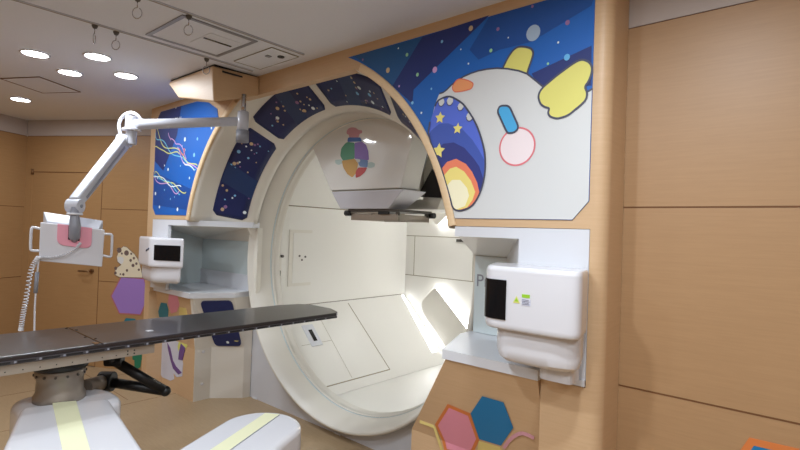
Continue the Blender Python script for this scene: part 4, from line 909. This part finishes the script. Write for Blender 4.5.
m.build('edge_rail', ch)
m = MB(); m.box((-3.03, .868, .9702), (-2.54, .876, .9712), 'black')
for x, y in ((-3.0, .86), (-2.93, .885), (-2.72, .86), (-2.66, .885)): m.tube([(x, y, .970), (x, y, .9725)], .006, 'black', 8)
m.build('joint', ch)
m = MB(); m.box((-2.575, .842, .9702), (-2.541, .862, .9735), 'chrome'); m.box((-2.70, 1.13, .9702), (-2.672, 1.16, .9725), 'whitebox'); m.build('latch', ch)
m = MB(); m.box((-3.0, -.6, .888), (-2.55, 1.115, .930), 'steel')
for y in (.99, 1.02):
    for z in (.90, .915): m.tube([(-2.551, y, z), (-2.5485, y, z)], .004, 'blackm', 8)
y = -.2
while y < .95: m.tube([(-2.551, y, .902), (-2.549, y, .902)], .003, 'blackm', 6); y += .06
m.build('subframe', ch, bevel=.002)
m = MB(); m.lathe([(.0, .888), (.110, .888), (.114, .845), (.108, .835), (0, .835)], 'blackm', (-2.76, .775, 0), 'z', 36); m.build('turntable_ring', ch)
m = MB(); m.lathe([(0, .836), (.098, .836), (.102, .825), (.102, .80), (.094, .79), (.096, .73), (.106, .71), (.106, .68), (0, .68)], 'flange', (-2.76, .775, 0), 'z', 36)
for k in range(14):
    a = 2 * PI * k / 14; m.tube([(-2.76 + .102 * math.cos(a), .775 + .102 * math.sin(a), .812), (-2.76 + .107 * math.cos(a), .775 + .107 * math.sin(a), .812)], .006, 'snout', 6)
m.build('flange', ch)
# black folding side arm
bk = thing('support_arm', 'black folded tubular arm sticking out under the couch behind the grey flange', 'arm', (-2.85, 1.02, .75))
Pa = Vector((-2.86, 1.045, .80)); Pb = Vector((-2.74, 1.265, .622)); Pc = Vector((-2.93, 1.03, .68)); Pd = Vector((-2.82, .90, .70))
m = MB(); m.tube([Pa, Pb], .026, 'blackm', 12); m.build('upper_tube', bk)
m = MB(); m.tube([Pc, Pc.lerp(Pb, 1.0)], .026, 'blackm', 12); m.ball(Pb, .028, 'blackm'); m.build('lower_tube', bk)
m = MB(); m.tube([Pc - Vector((.02, .02, .0)), Pc + Vector((.03, .03, .0))], .052, 'blackm', 14); m.tube([Pc, Pc + Vector((.04, -.08, -.12))], .028, 'blackm', 12); m.build('knuckle', bk, bevel=.003)
m = MB(); m.box((Pa.x - .03, Pa.y - .03, .80), (Pa.x + .03, Pa.y + .03, .887), 'blackm'); m.tube([Pa - Vector((.03, .03, 0)), Pa + Vector((.03, .03, 0))], .03, 'blackm', 12); m.build('hanger', bk, bevel=.003)
m = MB(); m.tube([Pd, Pc], .038, 'flange', 16); m.build('sleeve', bk)
m = MB(); m.tube(smooth3([Pa + Vector((.0, .0, -.02)), Pa + Vector((.05, .08, -.08)), Pa + Vector((.08, .14, -.14)), Pb + Vector((-.05, -.04, .01))]), .004, 'blackm', 6); m.build('cable', bk)

# white robot covers in the foreground
def slab(name, root, poly, r, z0, z1, mt, bev=.03):
    m = MB(); q = rounded(poly, r, 8); m.prism(q, 'z', z0, z1, mt); return m.build(name, root, bevel=bev, seg=5)
rb = thing('robot_arm_cover', 'white box-shaped robot arm cover with pale stripe, below the couch flange at the bottom left', 'machine cover', (-2.6, .75, 0), 'white robot arm covers')
slab('cover', rb, [(-2.705, .615), (-2.590, .928), (-1.84, .80), (-1.87, .33)], .04, .40, .70, 'whitebox', .022)
slab('shoulder', rb, [(-2.90, .60), (-2.92, .86), (-2.80, 1.0), (-2.56, 1.0), (-2.56, .60)], .10, .40, .688, 'whitebox', .04)
m = MB(); m.loft([[(x, y, z) for x, y in ((-2.668, .722), (-2.634, .806), (-1.90, .645), (-1.93, .571))] for z in (.7003, .702)], 'strap'); m.build('stripe', rb)
m = MB(); m.lathe([(0, 0), (.22, 0), (.22, .02), (.15, .05), (.15, .42), (0, .42)], 'whitebox', (-2.5, .72, 0), 'z', 32); m.build('foot', rb)
rb = thing('robot_arm_cover', 'white round-ended robot arm cover with pale stripe, in front of the arch', 'machine cover', (-1.95, 1.25, 0), 'white robot arm covers')
dv = Vector((-.2, .4)).normalized(); nv = Vector((dv.y, -dv.x)); c = Vector((-2.030, 1.385)); R = .192; poly = []
for k in range(25):
    a = PI * k / 24; p = c - nv * R * math.cos(a) + dv * R * math.sin(a); poly.append((p.x, p.y))
e1 = c + nv * R - dv * .50; e2_ = c - nv * R - dv * .50; poly += [(e1.x, e1.y), (e2_.x, e2_.y)]
m = MB(); m.prism(poly, 'z', .34, .60, 'whitebox'); m.build('cover', rb, bevel=.028, seg=5)
m = MB(); s0 = c - nv * .055; s1 = c + nv * .02
w = [s0 + dv * .150, s1 + dv * .158, s1 - dv * .48, s0 - dv * .48]
m.loft([[(p.x, p.y, .6003) for p in w], [(p.x, p.y, .602) for p in w]], 'strap'); m.build('stripe', rb)
m = MB(); s2 = s1 + nv * .004; w = [s1 + dv * .156, s2 + dv * .156, s2 - dv * .48, s1 - dv * .48]; m.loft([[(p.x, p.y, .6003) for p in w], [(p.x, p.y, .6022) for p in w]], 'armdark'); m.build('stripe_edge', rb)
m = MB(); m.lathe([(0, 0), (.16, 0), (.16, .02), (.12, .05), (.12, .35), (0, .35)], 'base', (-1.93, 1.2, 0), 'z', 32); m.build('foot', rb)

# ============================================================ LIGHT
for x, y, l in lts: area(x, y, H - .012, LP, .13)
for x, y in ((-1.2, .4), (-.4, 1.1), (-.6, -.6), (.8, .4), (1.4, -1.2), (-2.2, -1.2), (-3.6, -.6)): area(x, y, H - .012, LR, .14); downlight(x, y, 'round ceiling downlight outside the photo, above the viewer')  # unseen downlights with their lamps, added to light the room
# loop over the drum's niches adds no lamps; an added fill follows
for sx in (-1, 1):
    for sz in (-1, 1):
        a = Vector(ni[0]); b = Vector(ni[5]); mid = (a + b) / 2
        pass
area(CX, 4.0, CZ + A - .06, LT, .8, (.95, .97, 1), None, 'RECTANGLE', .5)  # added fill lamp, unseen high in the drum, brightens its lining
w = bpy.data.worlds.new('w'); scene.world = w; w.use_nodes = True; w.node_tree.nodes['Background'].inputs[0].default_value = (.9, .92, 1, 1); w.node_tree.nodes['Background'].inputs[1].default_value = .0

# ============================================================ CAMERA
cam = bpy.data.cameras.new('camera'); co = bpy.data.objects.new('camera', cam); COL.objects.link(co); scene.camera = co
cam.sensor_fit = 'HORIZONTAL'; cam.sensor_width = 36; cam.lens = 506.4 / 800 * 36; cam.clip_start = .05
R3 = Matrix(((0.7546146, -0.0177670, 0.6559277), (0.6552725, -0.0318101, -0.7547225), (0.0342749, 0.9993360, -0.0123628)))
co.matrix_world = Matrix.Translation((0, 0, EYE)) @ R3.to_4x4()
vs = scene.view_settings; vs.view_transform = 'Standard'; vs.look = 'None'; vs.gamma = 1; vs.exposure = EXPO; vs.use_curve_mapping = False
for o in bpy.data.objects:
    if '_w' in o: del o['_w']
for me_ in [x for x in bpy.data.meshes if x.users == 0]: bpy.data.meshes.remove(me_)
